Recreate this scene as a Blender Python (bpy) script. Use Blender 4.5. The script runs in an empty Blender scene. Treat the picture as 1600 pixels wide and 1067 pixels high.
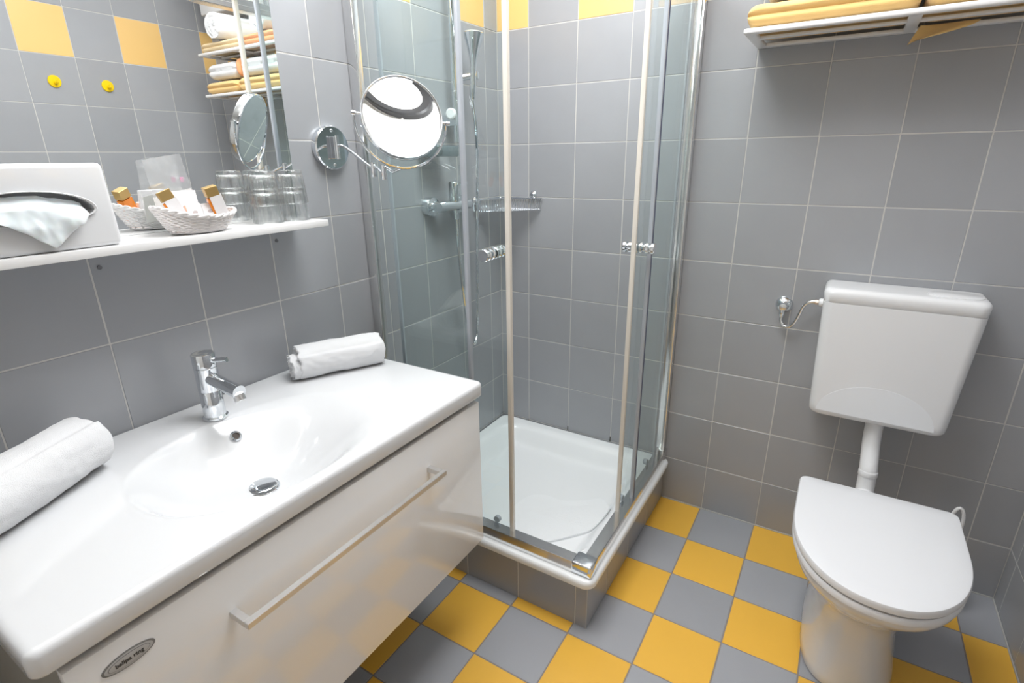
import bpy, bmesh, math, random
from mathutils import Vector, Matrix, noise
random.seed(7)
PI = math.pi
scene = bpy.context.scene
COL = scene.collection

# ------------------------------------------------------------------ camera
cam_d = bpy.data.cameras.new('camera')
cam = bpy.data.objects.new('camera', cam_d)
COL.objects.link(cam)
scene.camera = cam
_a, _b, _c = 0.5534, 0.3332, -0.0128
fw = Vector((-math.sin(_a)*math.cos(_b), math.cos(_a)*math.cos(_b), -math.sin(_b)))
rt = Vector((math.cos(_a), math.sin(_a), 0)); up = rt.cross(fw)
r2 = rt*math.cos(_c)+up*math.sin(_c); u2 = -rt*math.sin(_c)+up*math.cos(_c)
m = Matrix((r2, u2, -fw)).transposed().to_4x4()
m.translation = Vector((0.5025, -1.927, 1.3458))
cam.matrix_world = m
cam_d.sensor_width = 36
cam_d.lens = 36*828.3/1600
cam_d.clip_start = 0.02

# ------------------------------------------------------------------ world, light, exposure
scene.view_settings.view_transform = 'Standard'
scene.view_settings.look = 'None'
scene.view_settings.gamma = 1
scene.view_settings.use_curve_mapping = False
scene.view_settings.exposure = 0.07
w = bpy.data.worlds.new('world'); scene.world = w; w.use_nodes = True
w.node_tree.nodes['Background'].inputs[0].default_value = (0.9, 0.95, 1, 1)
w.node_tree.nodes['Background'].inputs[1].default_value = 0.3
LAMP_CEIL = 7.0      # emission of the ceiling lamp's diffuser
LAMP_MIRR = 22.0      # emission of the lamp over the mirror
LAMP_POS = (0.875, -1.275)
# the photographer's flash bounced off the ceiling: one large soft light under it
al = bpy.data.lights.new('bounced_flash', 'AREA'); al.shape = 'RECTANGLE'; al.size = 0.85; al.size_y = 0.85
al.energy = 30; al.color = (0.975, 0.988, 1.0)
alo = bpy.data.objects.new('bounced_flash', al); COL.objects.link(alo); alo.location = (-0.10, -0.82, 2.405)
fl = bpy.data.lights.new('flash_head', 'SPOT'); fl.energy = 80; fl.color = (0.975, 0.988, 1.0); fl.spot_size = 1.25; fl.spot_blend = 0.6; fl.shadow_soft_size = 0.04
flo = bpy.data.objects.new('flash_head', fl); COL.objects.link(flo); flo.location = (0.55, -1.95, 1.55)
flo.rotation_euler = (Vector((0.30, -1.0, 2.42))-Vector(flo.location)).to_track_quat('-Z', 'Y').to_euler()

# ------------------------------------------------------------------ room numbers
XL, XR, YF, ZC = -0.739, 1.104, -2.62, 2.42
T = 0.2
Z0, HP = 0.192, 0.2007

# ------------------------------------------------------------------ materials
MATS = {}
def mat(name, color, rough=0.4, metal=0.0, spec=0.5, coat=0.0, bump=0.0, bscale=60, var=0.0, emit=0, coatr=0.05, sheen=0.0, sss=0.0, trans=0.0):
    if name in MATS: return MATS[name]
    mt = bpy.data.materials.new(name); mt.use_nodes = True
    nt = mt.node_tree; b = nt.nodes['Principled BSDF']
    b.inputs['Base Color'].default_value = (*color, 1)
    b.inputs['Roughness'].default_value = rough
    b.inputs['Metallic'].default_value = metal
    b.inputs['Specular IOR Level'].default_value = spec
    b.inputs['Coat Weight'].default_value = coat
    b.inputs['Coat Roughness'].default_value = coatr
    b.inputs['Sheen Weight'].default_value = sheen
    b.inputs['Transmission Weight'].default_value = trans
    if sss: b.inputs['Subsurface Weight'].default_value = sss; b.inputs['Subsurface Scale'].default_value = 0.01
    if emit:
        b.inputs['Emission Color'].default_value = (1, 0.97, 0.93, 1); b.inputs['Emission Strength'].default_value = emit
    tc = nt.nodes.new('ShaderNodeTexCoord')
    if bump:
        n = nt.nodes.new('ShaderNodeTexNoise'); n.inputs['Scale'].default_value = bscale; n.inputs['Detail'].default_value = 4
        bp = nt.nodes.new('ShaderNodeBump'); bp.inputs['Strength'].default_value = bump; bp.inputs['Distance'].default_value = 0.002
        nt.links.new(tc.outputs['Object'], n.inputs['Vector']); nt.links.new(n.outputs['Fac'], bp.inputs['Height'])
        nt.links.new(bp.outputs['Normal'], b.inputs['Normal'])
    if var:
        oi = nt.nodes.new('ShaderNodeObjectInfo'); mr = nt.nodes.new('ShaderNodeMapRange')
        mr.inputs[3].default_value = 1-var; mr.inputs[4].default_value = 1+var
        nz = nt.nodes.new('ShaderNodeTexNoise'); nz.inputs['Scale'].default_value = 7
        nt.links.new(tc.outputs['Object'], nz.inputs['Vector'])
        mr2 = nt.nodes.new('ShaderNodeMapRange'); mr2.inputs[3].default_value = 1-var*0.7; mr2.inputs[4].default_value = 1+var*0.7
        nt.links.new(nz.outputs['Fac'], mr2.inputs[0])
        ml = nt.nodes.new('ShaderNodeMath'); ml.operation = 'MULTIPLY'
        nt.links.new(oi.outputs['Random'], mr.inputs[0])
        nt.links.new(mr.outputs[0], ml.inputs[0]); nt.links.new(mr2.outputs[0], ml.inputs[1])
        vm = nt.nodes.new('ShaderNodeVectorMath'); vm.operation = 'SCALE'; vm.inputs[0].default_value = color
        nt.links.new(ml.outputs[0], vm.inputs['Scale']); nt.links.new(vm.outputs[0], b.inputs['Base Color'])
    MATS[name] = mt
    return mt

def pane_mat(name, tint, refl=1.0, ior=1.5):
    mt = bpy.data.materials.new(name); mt.use_nodes = True; nt = mt.node_tree; nt.nodes.clear()
    o = nt.nodes.new('ShaderNodeOutputMaterial'); mx = nt.nodes.new('ShaderNodeMixShader')
    tr = nt.nodes.new('ShaderNodeBsdfTransparent'); tr.inputs[0].default_value = (*tint, 1)
    gl = nt.nodes.new('ShaderNodeBsdfGlossy'); gl.inputs['Roughness'].default_value = 0.0
    gl.inputs['Color'].default_value = (refl, refl, refl, 1)
    fr = nt.nodes.new('ShaderNodeFresnel'); fr.inputs[0].default_value = ior
    ge = nt.nodes.new('ShaderNodeNewGeometry'); sb = nt.nodes.new('ShaderNodeMath'); sb.operation = 'SUBTRACT'; sb.inputs[0].default_value = 1
    ml = nt.nodes.new('ShaderNodeMath'); ml.operation = 'MULTIPLY'
    nt.links.new(ge.outputs['Backfacing'], sb.inputs[1]); nt.links.new(sb.outputs[0], ml.inputs[0]); nt.links.new(fr.outputs[0], ml.inputs[1])
    nt.links.new(ml.outputs[0], mx.inputs[0]); nt.links.new(tr.outputs[0], mx.inputs[1]); nt.links.new(gl.outputs[0], mx.inputs[2])
    nt.links.new(mx.outputs[0], o.inputs[0]); return mt

GREY = mat('grey_tile_glaze', (0.358, 0.368, 0.388), 0.24, spec=0.5, bump=0.05, bscale=9, var=0.05)
YELL = mat('yellow_tile_overlit', (0.84, 0.55, 0.21), 0.27, spec=0.5, bump=0.05, bscale=9, var=0.03)  # paler than the floor yellow: washout from strong light put into the colour
FGREY = mat('grey_floor_tile', (0.37, 0.38, 0.41), 0.34, spec=0.5, bump=0.08, bscale=14, var=0.05)
FYELL = mat('yellow_floor_tile', (0.88, 0.50, 0.07), 0.34, spec=0.5, bump=0.08, bscale=14, var=0.03)
GROUT = mat('wall_grout', (0.57, 0.56, 0.54), 0.8, bump=0.3, bscale=300)
FGROUT = mat('floor_grout', (0.28, 0.245, 0.22), 0.85, bump=0.3, bscale=300)
SILIC = mat('silicone', (0.5, 0.5, 0.48), 0.4)
PLAST = mat('painted_plaster', (0.86, 0.86, 0.85), 0.7, bump=0.1, bscale=90)
CERAM = mat('white_ceramic', (0.725, 0.735, 0.75), 0.12, spec=0.5, coat=0.4)
ACRYL = mat('white_acrylic', (0.87, 0.89, 0.90), 0.16, spec=0.5)
SEATM = mat('seat_plastic', (0.79, 0.80, 0.825), 0.22)
CISTM = mat('cistern_plastic', (0.78, 0.785, 0.80), 0.25)
GLOSSW = mat('gloss_white_front', (0.90, 0.89, 0.88), 0.12, coat=0.6, coatr=0.03)
CARC = mat('carcass_gap_shade', (0.26, 0.25, 0.22), 0.5)  # shade of the gap between basin and drawer put into the carcass colour
WHITEP = mat('white_plastic', (0.84, 0.84, 0.85), 0.3)
SHELFM = mat('white_board', (0.84, 0.84, 0.84), 0.22)
CHROME = mat('chrome', (0.80, 0.83, 0.86), 0.045, metal=1)
ALU = mat('bright_aluminium', (0.80, 0.80, 0.80), 0.16, metal=1)
SATIN = mat('satin_aluminium', (0.72, 0.72, 0.72), 0.3, metal=1)
CREAMS = mat('cream_seal_strip', (0.78, 0.74, 0.67), 0.25)
GREYS = mat('grey_seal_strip', (0.45, 0.48, 0.53), 0.2)
DARK = mat('dark_rubber', (0.03, 0.03, 0.035), 0.5)
SILV = mat('mirror_silver', (0.93, 0.95, 0.95), 0.0, metal=1)
MEDGE = mat('mirror_edge', (0.55, 0.66, 0.62), 0.2)
TERRY = mat('white_terry', (0.84, 0.845, 0.86), 0.95, spec=0.1, bump=0.8, bscale=800, sheen=0.3)
YTERRY = mat('yellow_terry', (0.90, 0.60, 0.24), 0.95, spec=0.1, bump=0.8, bscale=800, sheen=0.3)
PTERRY = mat('peach_terry', (0.90, 0.42, 0.20), 0.95, spec=0.1, bump=0.8, bscale=800, sheen=0.3)
MATW = mat('bath_mat_cloth', (0.84, 0.86, 0.87), 0.8, spec=0.2, bump=0.6, bscale=200)
PAPER = mat('tissue_paper', (0.90, 0.90, 0.91), 0.9, spec=0.1, sss=0.2)
CARDW = mat('white_card', (0.88, 0.87, 0.88), 0.5)
PRINT = mat('grey_print', (0.52, 0.46, 0.46), 0.6)
PINK = mat('pink_print', (0.7, 0.35, 0.5), 0.6)
WICK = mat('white_wicker', (0.83, 0.80, 0.79), 0.5)
GOLD = mat('gold_cap', (0.50, 0.34, 0.13), 0.35, metal=0.6)
AMBER = mat('amber_liquid', (0.85, 0.25, 0.01), 0.08, coat=0.6)
YPLAS = mat('yellow_plastic', (0.90, 0.62, 0.0), 0.3)
SIGNG = mat('sign_grey', (0.10, 0.13, 0.17), 0.5)
DKGREY = mat('dark_grey_metal', (0.08, 0.08, 0.085), 0.35)
BEIGE = mat('beige_bristle', (0.6, 0.55, 0.45), 0.5)
DIRT = mat('mould_spot', (0.05, 0.045, 0.04), 0.8)
PANE = pane_mat('shower_glass', (0.955, 0.985, 0.98))
PEDGE = mat('glass_edge', (0.10, 0.14, 0.30), 0.1)
FILM = pane_mat('clear_film', (0.93, 0.94, 0.95), 1.0, 1.9)
_nt = FILM.node_tree; _o = [n for n in _nt.nodes if n.type == 'OUTPUT_MATERIAL'][0]; _s = _o.inputs[0].links[0].from_socket
_mx = _nt.nodes.new('ShaderNodeMixShader'); _mx.inputs[0].default_value = 0.3; _df = _nt.nodes.new('ShaderNodeBsdfTranslucent'); _df2 = _nt.nodes.new('ShaderNodeBsdfDiffuse'); _ad = _nt.nodes.new('ShaderNodeMixShader')
_nt.links.new(_df.outputs[0], _ad.inputs[1]); _nt.links.new(_df2.outputs[0], _ad.inputs[2]); _nt.links.new(_s, _mx.inputs[1]); _nt.links.new(_ad.outputs[0], _mx.inputs[2]); _nt.links.new(_mx.outputs[0], _o.inputs[0])
GLASS = mat('drinking_glass', (0.99, 1.0, 0.995), 0.0, trans=1.0)
_nt = GLASS.node_tree; _o = [n for n in _nt.nodes if n.type == 'OUTPUT_MATERIAL'][0]; _s = _o.inputs[0].links[0].from_socket
_mx = _nt.nodes.new('ShaderNodeMixShader'); _mx.inputs[0].default_value = 0.35; _tr = _nt.nodes.new('ShaderNodeBsdfTransparent')
_nt.links.new(_s, _mx.inputs[1]); _nt.links.new(_tr.outputs[0], _mx.inputs[2]); _nt.links.new(_mx.outputs[0], _o.inputs[0])
LAMPE = mat('lamp_diffuser', (0.9, 0.9, 0.9), 0.4, emit=LAMP_CEIL)
LAMPM = mat('mirror_lamp_diffuser', (0.9, 0.9, 0.9), 0.4, emit=LAMP_MIRR)
DOORM = mat('door_paint', (0.80, 0.79, 0.77), 0.35)

# ------------------------------------------------------------------ helpers
def link(name, me, mt, parent=None, loc=None, ang=35, smooth=True):
    if isinstance(me, bmesh.types.BMesh):
        bm = me; bmesh.ops.recalc_face_normals(bm, faces=bm.faces)
        me = bpy.data.meshes.new(name); bm.to_mesh(me); bm.free()
    if smooth:
        for p in me.polygons: p.use_smooth = True
        me.set_sharp_from_angle(angle=math.radians(ang))
    if mt is not None:
        for k in (mt if isinstance(mt, (list, tuple)) else [mt]): me.materials.append(k)
    o = bpy.data.objects.new(name, me); COL.objects.link(o)
    if parent is not None: o.parent = parent
    if loc is not None: o.location = loc
    return o
def tag(o, label=None, cat=None, group=None, kind=None):
    if label: o['label'] = label
    if cat: o['category'] = cat
    if group: o['group'] = group
    if kind: o['kind'] = kind
    return o
def thing(name, label, cat, loc=(0, 0, 0), rz=0, group=None):
    o = bpy.data.objects.new(name, None); COL.objects.link(o); o.empty_display_size = 0.05
    o.location = loc; o.rotation_euler = (0, 0, rz)
    return tag(o, label, cat, group)
def BM(): return bmesh.new()
def box(bm, lo, hi, bev=0, seg=1, mi=0, mtx=None):
    r = bmesh.ops.create_cube(bm, size=1)
    vs = r['verts']
    c = [(a+b)/2 for a, b in zip(lo, hi)]; s = [abs(b-a) for a, b in zip(lo, hi)]
    for v in vs: v.co = Vector((v.co[0]*s[0]+c[0], v.co[1]*s[1]+c[1], v.co[2]*s[2]+c[2]))
    fs = list({f for v in vs for f in v.link_faces})
    if bev:
        es = list({e for v in vs for e in v.link_edges})
        rr = bmesh.ops.bevel(bm, geom=es, offset=bev, segments=seg, profile=0.5, affect='EDGES')
        vs = list({v for f in rr['faces'] for v in f.verts} | {v for v in vs if v.is_valid})
        fs = list({f for v in vs for f in v.link_faces})
    for f in fs: f.material_index = mi
    if mtx is not None:
        for v in set(v for f in fs for v in f.verts): v.co = mtx @ v.co
    return bm
def frame(d):
    d = d.normalized(); a = Vector((0, 0, 1)) if abs(d.z) < 0.9 else Vector((1, 0, 0))
    x = a.cross(d).normalized(); return x, d.cross(x)
def rings(bm, rs, closed=True, cap=True, mi=0):
    V = [[bm.verts.new(p) for p in r] for r in rs]
    n = len(rs[0])
    for a, b in zip(V, V[1:]):
        for i in range(n if closed else n-1):
            j = (i+1) % n
            f = bm.faces.new((a[i], a[j], b[j], b[i])); f.material_index = mi
    if cap:
        for r in (V[0], V[-1]):
            f = bm.faces.new(r); f.material_index = mi
    return V
def tube(bm, pts, rad, n=10, closed=False, mi=0):
    pts = [Vector(p) for p in pts]; N = len(pts)
    rad = rad if isinstance(rad, (list, tuple)) else [rad]*N
    t0 = (pts[1]-pts[0]).normalized(); x, y = frame(t0); rs = []
    for i, p in enumerate(pts):
        if closed: t = (pts[(i+1) % N]-pts[i-1]).normalized()
        else: t = (pts[min(i+1, N-1)]-pts[max(i-1, 0)]).normalized()
        x = (x-t*x.dot(t)).normalized(); y = t.cross(x)
        rs.append([p+(x*math.cos(2*PI*k/n)+y*math.sin(2*PI*k/n))*rad[i] for k in range(n)])
    if closed:
        V = rings(bm, rs, cap=False, mi=mi)
        for i in range(n):
            j = (i+1) % n
            bm.faces.new((V[-1][i], V[-1][j], V[0][j], V[0][i]))
    else: rings(bm, rs, mi=mi)
    return bm
def lathe(bm, prof, n=32, org=(0, 0, 0), axis=(0, 0, 1), mi=0, cap=True, flute=None):
    """prof: (radius, height) pairs along axis."""
    d = Vector(axis).normalized(); x, y = frame(d); o = Vector(org)
    rs = []
    for r, h in prof:
        ring = []
        for k in range(n):
            a = 2*PI*k/n; rr = max(r, 1e-5)
            if flute: rr *= flute(a, h)
            ring.append(o+d*h+(x*math.cos(a)+y*math.sin(a))*rr)
        rs.append(ring)
    rings(bm, rs, cap=cap, mi=mi); return bm
def spline(pts, per=8):
    P = [Vector(p) for p in pts]; P = [P[0]*2-P[1]]+P+[P[-1]*2-P[-2]]; out = []
    for i in range(1, len(P)-2):
        for k in range(per):
            t = k/per; a, b, c, d = P[i-1:i+3]
            out.append(0.5*((2*b)+(c-a)*t+(2*a-5*b+4*c-d)*t*t+(3*b-a-3*c+d)*t**3))
    out.append(P[-2]); return out
def sstep(t): t = max(0, min(1, t)); return t*t*(3-2*t)

# ------------------------------------------------------------------ tiles
TC = {}
def tile_mesh(wd, ht, mname):
    key = (round(wd, 4), round(ht, 4), mname)
    if key in TC: return TC[key]
    bm = BM(); box(bm, (-wd/2, -ht/2, -0.006), (wd/2, ht/2, 0.0), 0.0011, 1)
    bmesh.ops.recalc_face_normals(bm, faces=bm.faces)
    me = bpy.data.meshes.new('tile'); bm.to_mesh(me); bm.free()
    for p in me.polygons: p.use_smooth = True
    me.set_sharp_from_angle(angle=math.radians(20))
    me.materials.append({'g': GREY, 'y': YELL, 'fg': FGREY, 'fy': FYELL}[mname])
    TC[key] = me; return me
def cuts(lo, hi, off, pitch):
    k = math.floor((lo-off)/pitch+1e-6); xs = [lo]
    while True:
        k += 1; v = off+k*pitch
        if v >= hi-1e-4: break
        if v > lo+1e-4: xs.append(v)
    if xs[-1] > hi-0.016: xs.pop()
    if len(xs) > 1 and xs[1] < lo+0.016: xs.pop(1)
    xs.append(hi); return xs
def lay(parent, us, vs, place, colour, gap=0.0027, skip=None, jit=0.0004):
    for i in range(len(us)-1):
        for j in range(len(vs)-1):
            a, b, c, d = us[i], us[i+1], vs[j], vs[j+1]
            if skip and skip(a, b, c, d): continue
            if b-a < 0.012 or d-c < 0.012: continue
            cm = colour((a+b)/2, (c+d)/2)
            o = bpy.data.objects.new('tile', tile_mesh(b-a-gap, d-c-gap, cm)); COL.objects.link(o); o.parent = parent
            M = place((a+b)/2, (c+d)/2, random.uniform(-jit, jit))
            o.matrix_local = M @ Matrix.Rotation(random.uniform(-0.0016, 0.0016), 4, 'X') @ Matrix.Rotation(random.uniform(-0.0016, 0.0016), 4, 'Y')
def basis(o, x, y, z):
    M = Matrix((x, y, z)).transposed().to_4x4(); M.translation = Vector(o); return M
def slab(name, lo, hi, m_, kind='structure'):
    bm = BM(); box(bm, lo, hi); o = link(name, bm, m_, smooth=False); o['kind'] = kind; return o

ZTOP = Z0+11*HP
zc = [0.0, Z0]+[Z0+k*HP for k in range(1, 12)]
D = 0.0009   # tile face stands this far in front of the grout
floor = slab('floor', (XL-0.12, YF-0.12, -0.1), (XR+0.12, 0.12, -D), FGROUT)
wl = slab('wall_left', (XL-0.12, YF-0.12, -0.1), (XL-D, 0.0, ZC), GROUT)
wb = slab('wall_back', (XL-0.12, D, -0.1), (XR+0.12, 0.12, ZC), GROUT)
wr = slab('wall_right', (XR+D, YF-0.12, -0.1), (XR+0.12, 0.0, ZC), GROUT)
wf = slab('wall_front', (XL-0.12, YF-0.12, -0.1), (XR+0.12, YF, ZC), PLAST)
ce = slab('ceiling', (XL-0.12, YF-0.12, ZC), (XR+0.12, 0.12, ZC+0.1), PLAST)
# back wall
def yrow(z): return Z0+8*HP < z < Z0+9*HP
lay(wb, cuts(XL, XR, 0.0, T), zc, lambda u, v, j: basis((u, j, v), (1, 0, 0), (0, 0, 1), (0, -1, 0)),
    lambda u, v: 'y' if yrow(v) and math.floor(u/T) % 2 == 0 else 'g', skip=lambda a, b, c, d: b <= 0.001 and d < 0.15)
# left wall: nothing of it shows below the vanity or the tray
lay(wl, cuts(YF, 0.0, -0.0846, T), zc, lambda u, v, j: basis((XL+j, u, v), (0, -1, 0), (0, 0, 1), (1, 0, 0)),
    lambda u, v: 'y' if yrow(v) and math.floor((-u-0.0846)/T) % 2 == 0 else 'g')
lay(wr, cuts(YF, 0.0, -0.07, T), zc, lambda u, v, j: basis((XR+j, u, v), (0, 1, 0), (0, 0, 1), (-1, 0, 0)),
    lambda u, v: 'y' if yrow(v) and math.floor((-u-0.07)/T) % 2 == 1 else 'g')
# floor
lay(floor, cuts(XL, XR, -0.004, T), cuts(YF, 0.0, -0.012, T), lambda u, v, j: basis((u, v, j), (1, 0, 0), (0, 1, 0), (0, 0, 1)),
    lambda u, v: 'fy' if (math.floor((u+0.004)/T)+math.floor((-v-0.012)/T)) % 2 == 0 else 'fg', gap=0.0034,
    skip=lambda a, b, c, d: b < 0.03 and c > -0.76)
# thin silicone joints
for nm, lo, hi in (('trim_1', (0.042, -0.004, 0.0), (XR, -0.0005, 0.004)), ('trim_2', (XR-0.004, YF, 0.0), (XR-0.0005, -0.002, 0.004))):
    slab(nm, lo, hi, SILIC)
# door in the wall behind the camera
bm = BM(); box(bm, (0.0, YF, 0), (0.85, YF+0.045, 2.05), 0.004)
dr = link('door_1', bm, DOORM); dr['kind'] = 'structure'
bm = BM(); box(bm, (-0.07, YF, 0), (-0.003, YF+0.06, 2.12), 0.004); box(bm, (0.853, YF, 0), (0.92, YF+0.06, 2.12), 0.004); box(bm, (-0.07, YF, 2.053), (0.92, YF+0.06, 2.12), 0.004)
link('door_frame', bm, DOORM, dr)
bm = BM(); lathe(bm, [(0.024, 0), (0.024, 0.008), (0.009, 0.009), (0.009, 0.05)], 24, (0.07, YF+0.045, 1.05), (0, 1, 0)); tube(bm, [(0.07, YF+0.095, 1.05), (0.19, YF+0.095, 1.05)], 0.009, 12)
link('door_handle', bm, SATIN, dr)

# ------------------------------------------------------------------ shower plinth and tray
PX, PY = 0.038, -0.772
bm = BM(); box(bm, (XL, PY+D, 0.0), (PX-D, PY+0.05, 0.1605)); box(bm, (PX-0.05, PY+0.05, 0.0), (PX-D, -0.0015, 0.1605))
pl = link('wall_plinth', bm, GROUT, smooth=False); pl['kind'] = 'structure'
lay(pl, cuts(XL, PX, 0.0, T), [0.0, 0.161], lambda u, v, j: basis((u, PY, v), (1, 0, 0), (0, 0, 1), (0, -1, 0)), lambda u, v: 'g', jit=0)
lay(pl, cuts(PY, 0.0, -0.012, T), [0.0, 0.161], lambda u, v, j: basis((PX, u, v), (0, 1, 0), (0, 0, 1), (1, 0, 0)), lambda u, v: 'g', jit=0)

def heightfield_slab(bm, x0, x1, y0, y1, zt, th, rc, re, nx, ny, depth):
    """slab with rounded plan corners rc, rounded edge re, and a depth(x,y) field sunk in its top."""
    def clampc(x, y):
        # push grid border in to a rounded rectangle
        hx, hy = (x1-x0)/2, (y1-y0)/2; cx, cy = (x0+x1)/2, (y0+y1)/2
        px, py = x-cx, y-cy; ax, ay = abs(px)-(hx-rc), abs(py)-(hy-rc)
        if ax > 0 and ay > 0:
            l = math.hypot(ax, ay); mx = max(ax, ay)
            ax2, ay2 = ax/l*mx, ay/l*mx
            px = math.copysign(hx-rc+ax2, px); py = math.copysign(hy-rc+ay2, py)
        return px+cx, py+cy
    def sd(x, y):
        hx, hy = (x1-x0)/2, (y1-y0)/2
        ax, ay = abs(x-(x0+x1)/2)-(hx-rc), abs(y-(y0+y1)/2)-(hy-rc)
        return -(math.hypot(max(ax, 0), max(ay, 0))+min(max(ax, ay), 0)-rc)
    G = []
    def warp(i, n):
        t = i/n; e = 0.02
        return t
    xs = [x0, x0+re*0.1, x0+re*0.3, x0+re*0.6]+[x0+re+(x1-x0-2*re)*i/nx for i in range(nx+1)]+[x1-re*0.6, x1-re*0.3, x1-re*0.1, x1]
    ys = [y0, y0+re*0.1, y0+re*0.3, y0+re*0.6]+[y0+re+(y1-y0-2*re)*i/ny for i in range(ny+1)]+[y1-re*0.6, y1-re*0.3, y1-re*0.1, y1]
    for x in xs:
        row = []
        for y in ys:
            a, b = clampc(x, y); s = max(sd(a, b), 0)
            dz = 0 if s >= re else re-math.sqrt(max(re*re-(re-s)**2, 0))
            row.append(bm.verts.new((a, b, zt-dz-depth(a, b))))
        G.append(row)
    for i in range(len(xs)-1):
        for j in range(len(ys)-1):
            bm.faces.new((G[i][j], G[i+1][j], G[i+1][j+1], G[i][j+1]))
    border = [G[i][0] for i in range(len(xs))]+[G[-1][j] for j in range(1, len(ys))]+[G[i][-1] for i in range(len(xs)-2, -1, -1)]+[G[0][j] for j in range(len(ys)-2, 0, -1)]
    cx, cy = (x0+x1)/2, (y0+y1)/2
    prev = border
    for dz, ins in ((th-re*0.7, 0.0), (th-re*0.35, re*0.12), (th, re*0.55), (th, re*1.5)):
        cur = []
        for v in border:
            x, y = v.co.x, v.co.y
            sx = math.copysign(ins, x-cx) if abs(x-cx) > (x1-x0)/2-rc-1e-6 else 0
            sy = math.copysign(ins, y-cy) if abs(y-cy) > (y1-y0)/2-rc-1e-6 else 0
            cur.append(bm.verts.new((x-sx, y-sy, zt-dz)))
        n = len(border)
        for i in range(n):
            bm.faces.new((prev[i], cur[i], cur[(i+1) % n], prev[(i+1) % n]))
        prev = cur
tray = thing('shower_tray', 'white square shower tray on a grey tiled plinth in the corner', 'shower tray', (-0.34, -0.4, 0.161))
TX0, TX1, TY0, TY1 = XL+0.002, 0.060, -0.795, -0.002
def traydepth(x, y):
    hx0, hx1, hy0, hy1 = TX0+0.050, TX1-0.065, TY0+0.075, TY1-0.050
    cx, cy = (hx0+hx1)/2, (hy0+hy1)/2; rc = 0.09
    ax, ay = abs(x-cx)-((hx1-hx0)/2-rc), abs(y-cy)-((hy1-hy0)/2-rc)
    s = -(math.hypot(max(ax, 0), max(ay, 0))+min(max(ax, ay), 0)-rc)
    d = 0.068*sstep(s/0.075)
    if d > 0: d += 0.010*max(0, 1-math.hypot(x+0.34, y+0.40)/0.5)
    return d
bm = BM(); heightfield_slab(bm, TX0, TX1, TY0, TY1, 0.192, 0.031, 0.035, 0.012, 90, 90, traydepth)
o = link('basin', bm, ACRYL, tray, ang=60); o.matrix_parent_inverse = Matrix.Translation(-tray.location)
def attach(o, t):
    o.parent = t; t_m = Matrix.Translation(t.location) @ Matrix.Rotation(t.rotation_euler.z, 4, 'Z'); o.matrix_parent_inverse = t_m.inverted(); return o
def part(name, bm, mt, t, ang=35, smooth=True, label=None):
    o = link(name, bm, mt, ang=ang, smooth=smooth)
    if label: o['label'] = label
    t_m = Matrix.Translation(t.location) @ Matrix.Rotation(t.rotation_euler.z, 4, 'Z') if t.parent is None else None
    o.parent = t
    if t_m is not None and t.type == 'EMPTY': o.matrix_parent_inverse = t_m.inverted()
    return o
bm = BM(); lathe(bm, [(0.045, 0), (0.045, 0.003), (0.04, 0.006), (0.0, 0.008)], 32, (-0.62, -0.62, 0.1155))
part('drain_cover', bm, CHROME, tray)
# bath mat: a half-folded white mat with one curved edge
def sheet(bm, poly, z, th, n=18, amp=0.001, sc=20, zf=None):
    c = Vector((sum(p[0] for p in poly)/len(poly), sum(p[1] for p in poly)/len(poly), 0))
    rs = []
    def zz(p): return ((zf(p[0], p[1]) if zf else z))+amp*noise.noise(Vector((p[0]*sc, p[1]*sc, 0)))
    top = []
    for k in range(n, 0, -1):
        f = k/n
        top.append([Vector((c.x+(p[0]-c.x)*f, c.y+(p[1]-c.y)*f, 0)) for p in poly])
    rs.append([Vector((p.x, p.y, zf(p.x, p.y) if zf else z)) for p in top[0]])
    for q in top: rs.append([Vector((p.x, p.y, zz(p)+th)) for p in q])
    rings(bm, rs, cap=True)
outline = [(-0.37, -0.50), (-0.352, -0.42), (-0.30, -0.392), (-0.235, -0.392), (-0.16, -0.352), (-0.115, -0.315), (-0.085, -0.325), (-0.05, -0.37), (-0.037, -0.42), (-0.05, -0.47), (-0.085, -0.52), (-0.137, -0.585), (-0.185, -0.632), (-0.24, -0.66), (-0.30, -0.64), (-0.355, -0.57)]
outl = [tuple(p[:2]) for p in spline([(*p, 0) for p in outline]+[(*outline[0], 0)], 4)][:-1]
bm = BM(); sheet(bm, outl, 0.1168, 0.0065, 16, 0.003, 14, zf=lambda x, y: 0.1935-traydepth(x, y))
o = link('bath_mat', bm, MATW, ang=60); tag(o, 'white cloth bath mat lying flat in the shower tray', 'bath mat')

# ------------------------------------------------------------------ shower enclosure
enc = thing('shower_enclosure', 'corner shower enclosure with half open sliding glass doors and chrome frame', 'shower enclosure', (0.0, -0.74, 0.192))
ZR0, ZR1, ZT = 0.1921, 0.232, 1.90
def rail(bm, z0, z1, along):
    # U-shaped rail with rounded outer lip
    if along == 'x': box(bm, (XL+0.001, -0.775, z0), (-0.012, -0.737, z1), 0.0015, 1); box(bm, (XL+0.001, -0.737, z0), (-0.012, -0.728, z0+0.018), 0.002)
    else: box(bm, (0.008, -0.727, z0), (0.046, -0.001, z1), 0.0015, 1); box(bm, (-0.001, -0.727, z0), (0.008, -0.001, z0+0.018), 0.002)
for z0, z1 in ((ZR0, ZR1), (ZT-0.04, ZT)):
    for al in 'xy':
        bm = BM(); rail(bm, z0, z1, al); part('rail', bm, ALU, enc)
    bm = BM(); box(bm, (-0.016, -0.777, z0-0.0), (0.048, -0.723, z1+0.0015), 0.006, 3); part('corner_bracket', bm, CHROME, enc)
bm = BM(); box(bm, (XL+0.0005, -0.766, ZR1), (XL+0.036, -0.742, ZT-0.04), 0.003, 2); box(bm, (XL+0.0005, -0.742, ZR1), (XL+0.02, -0.728, ZT-0.04), 0.002)
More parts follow.
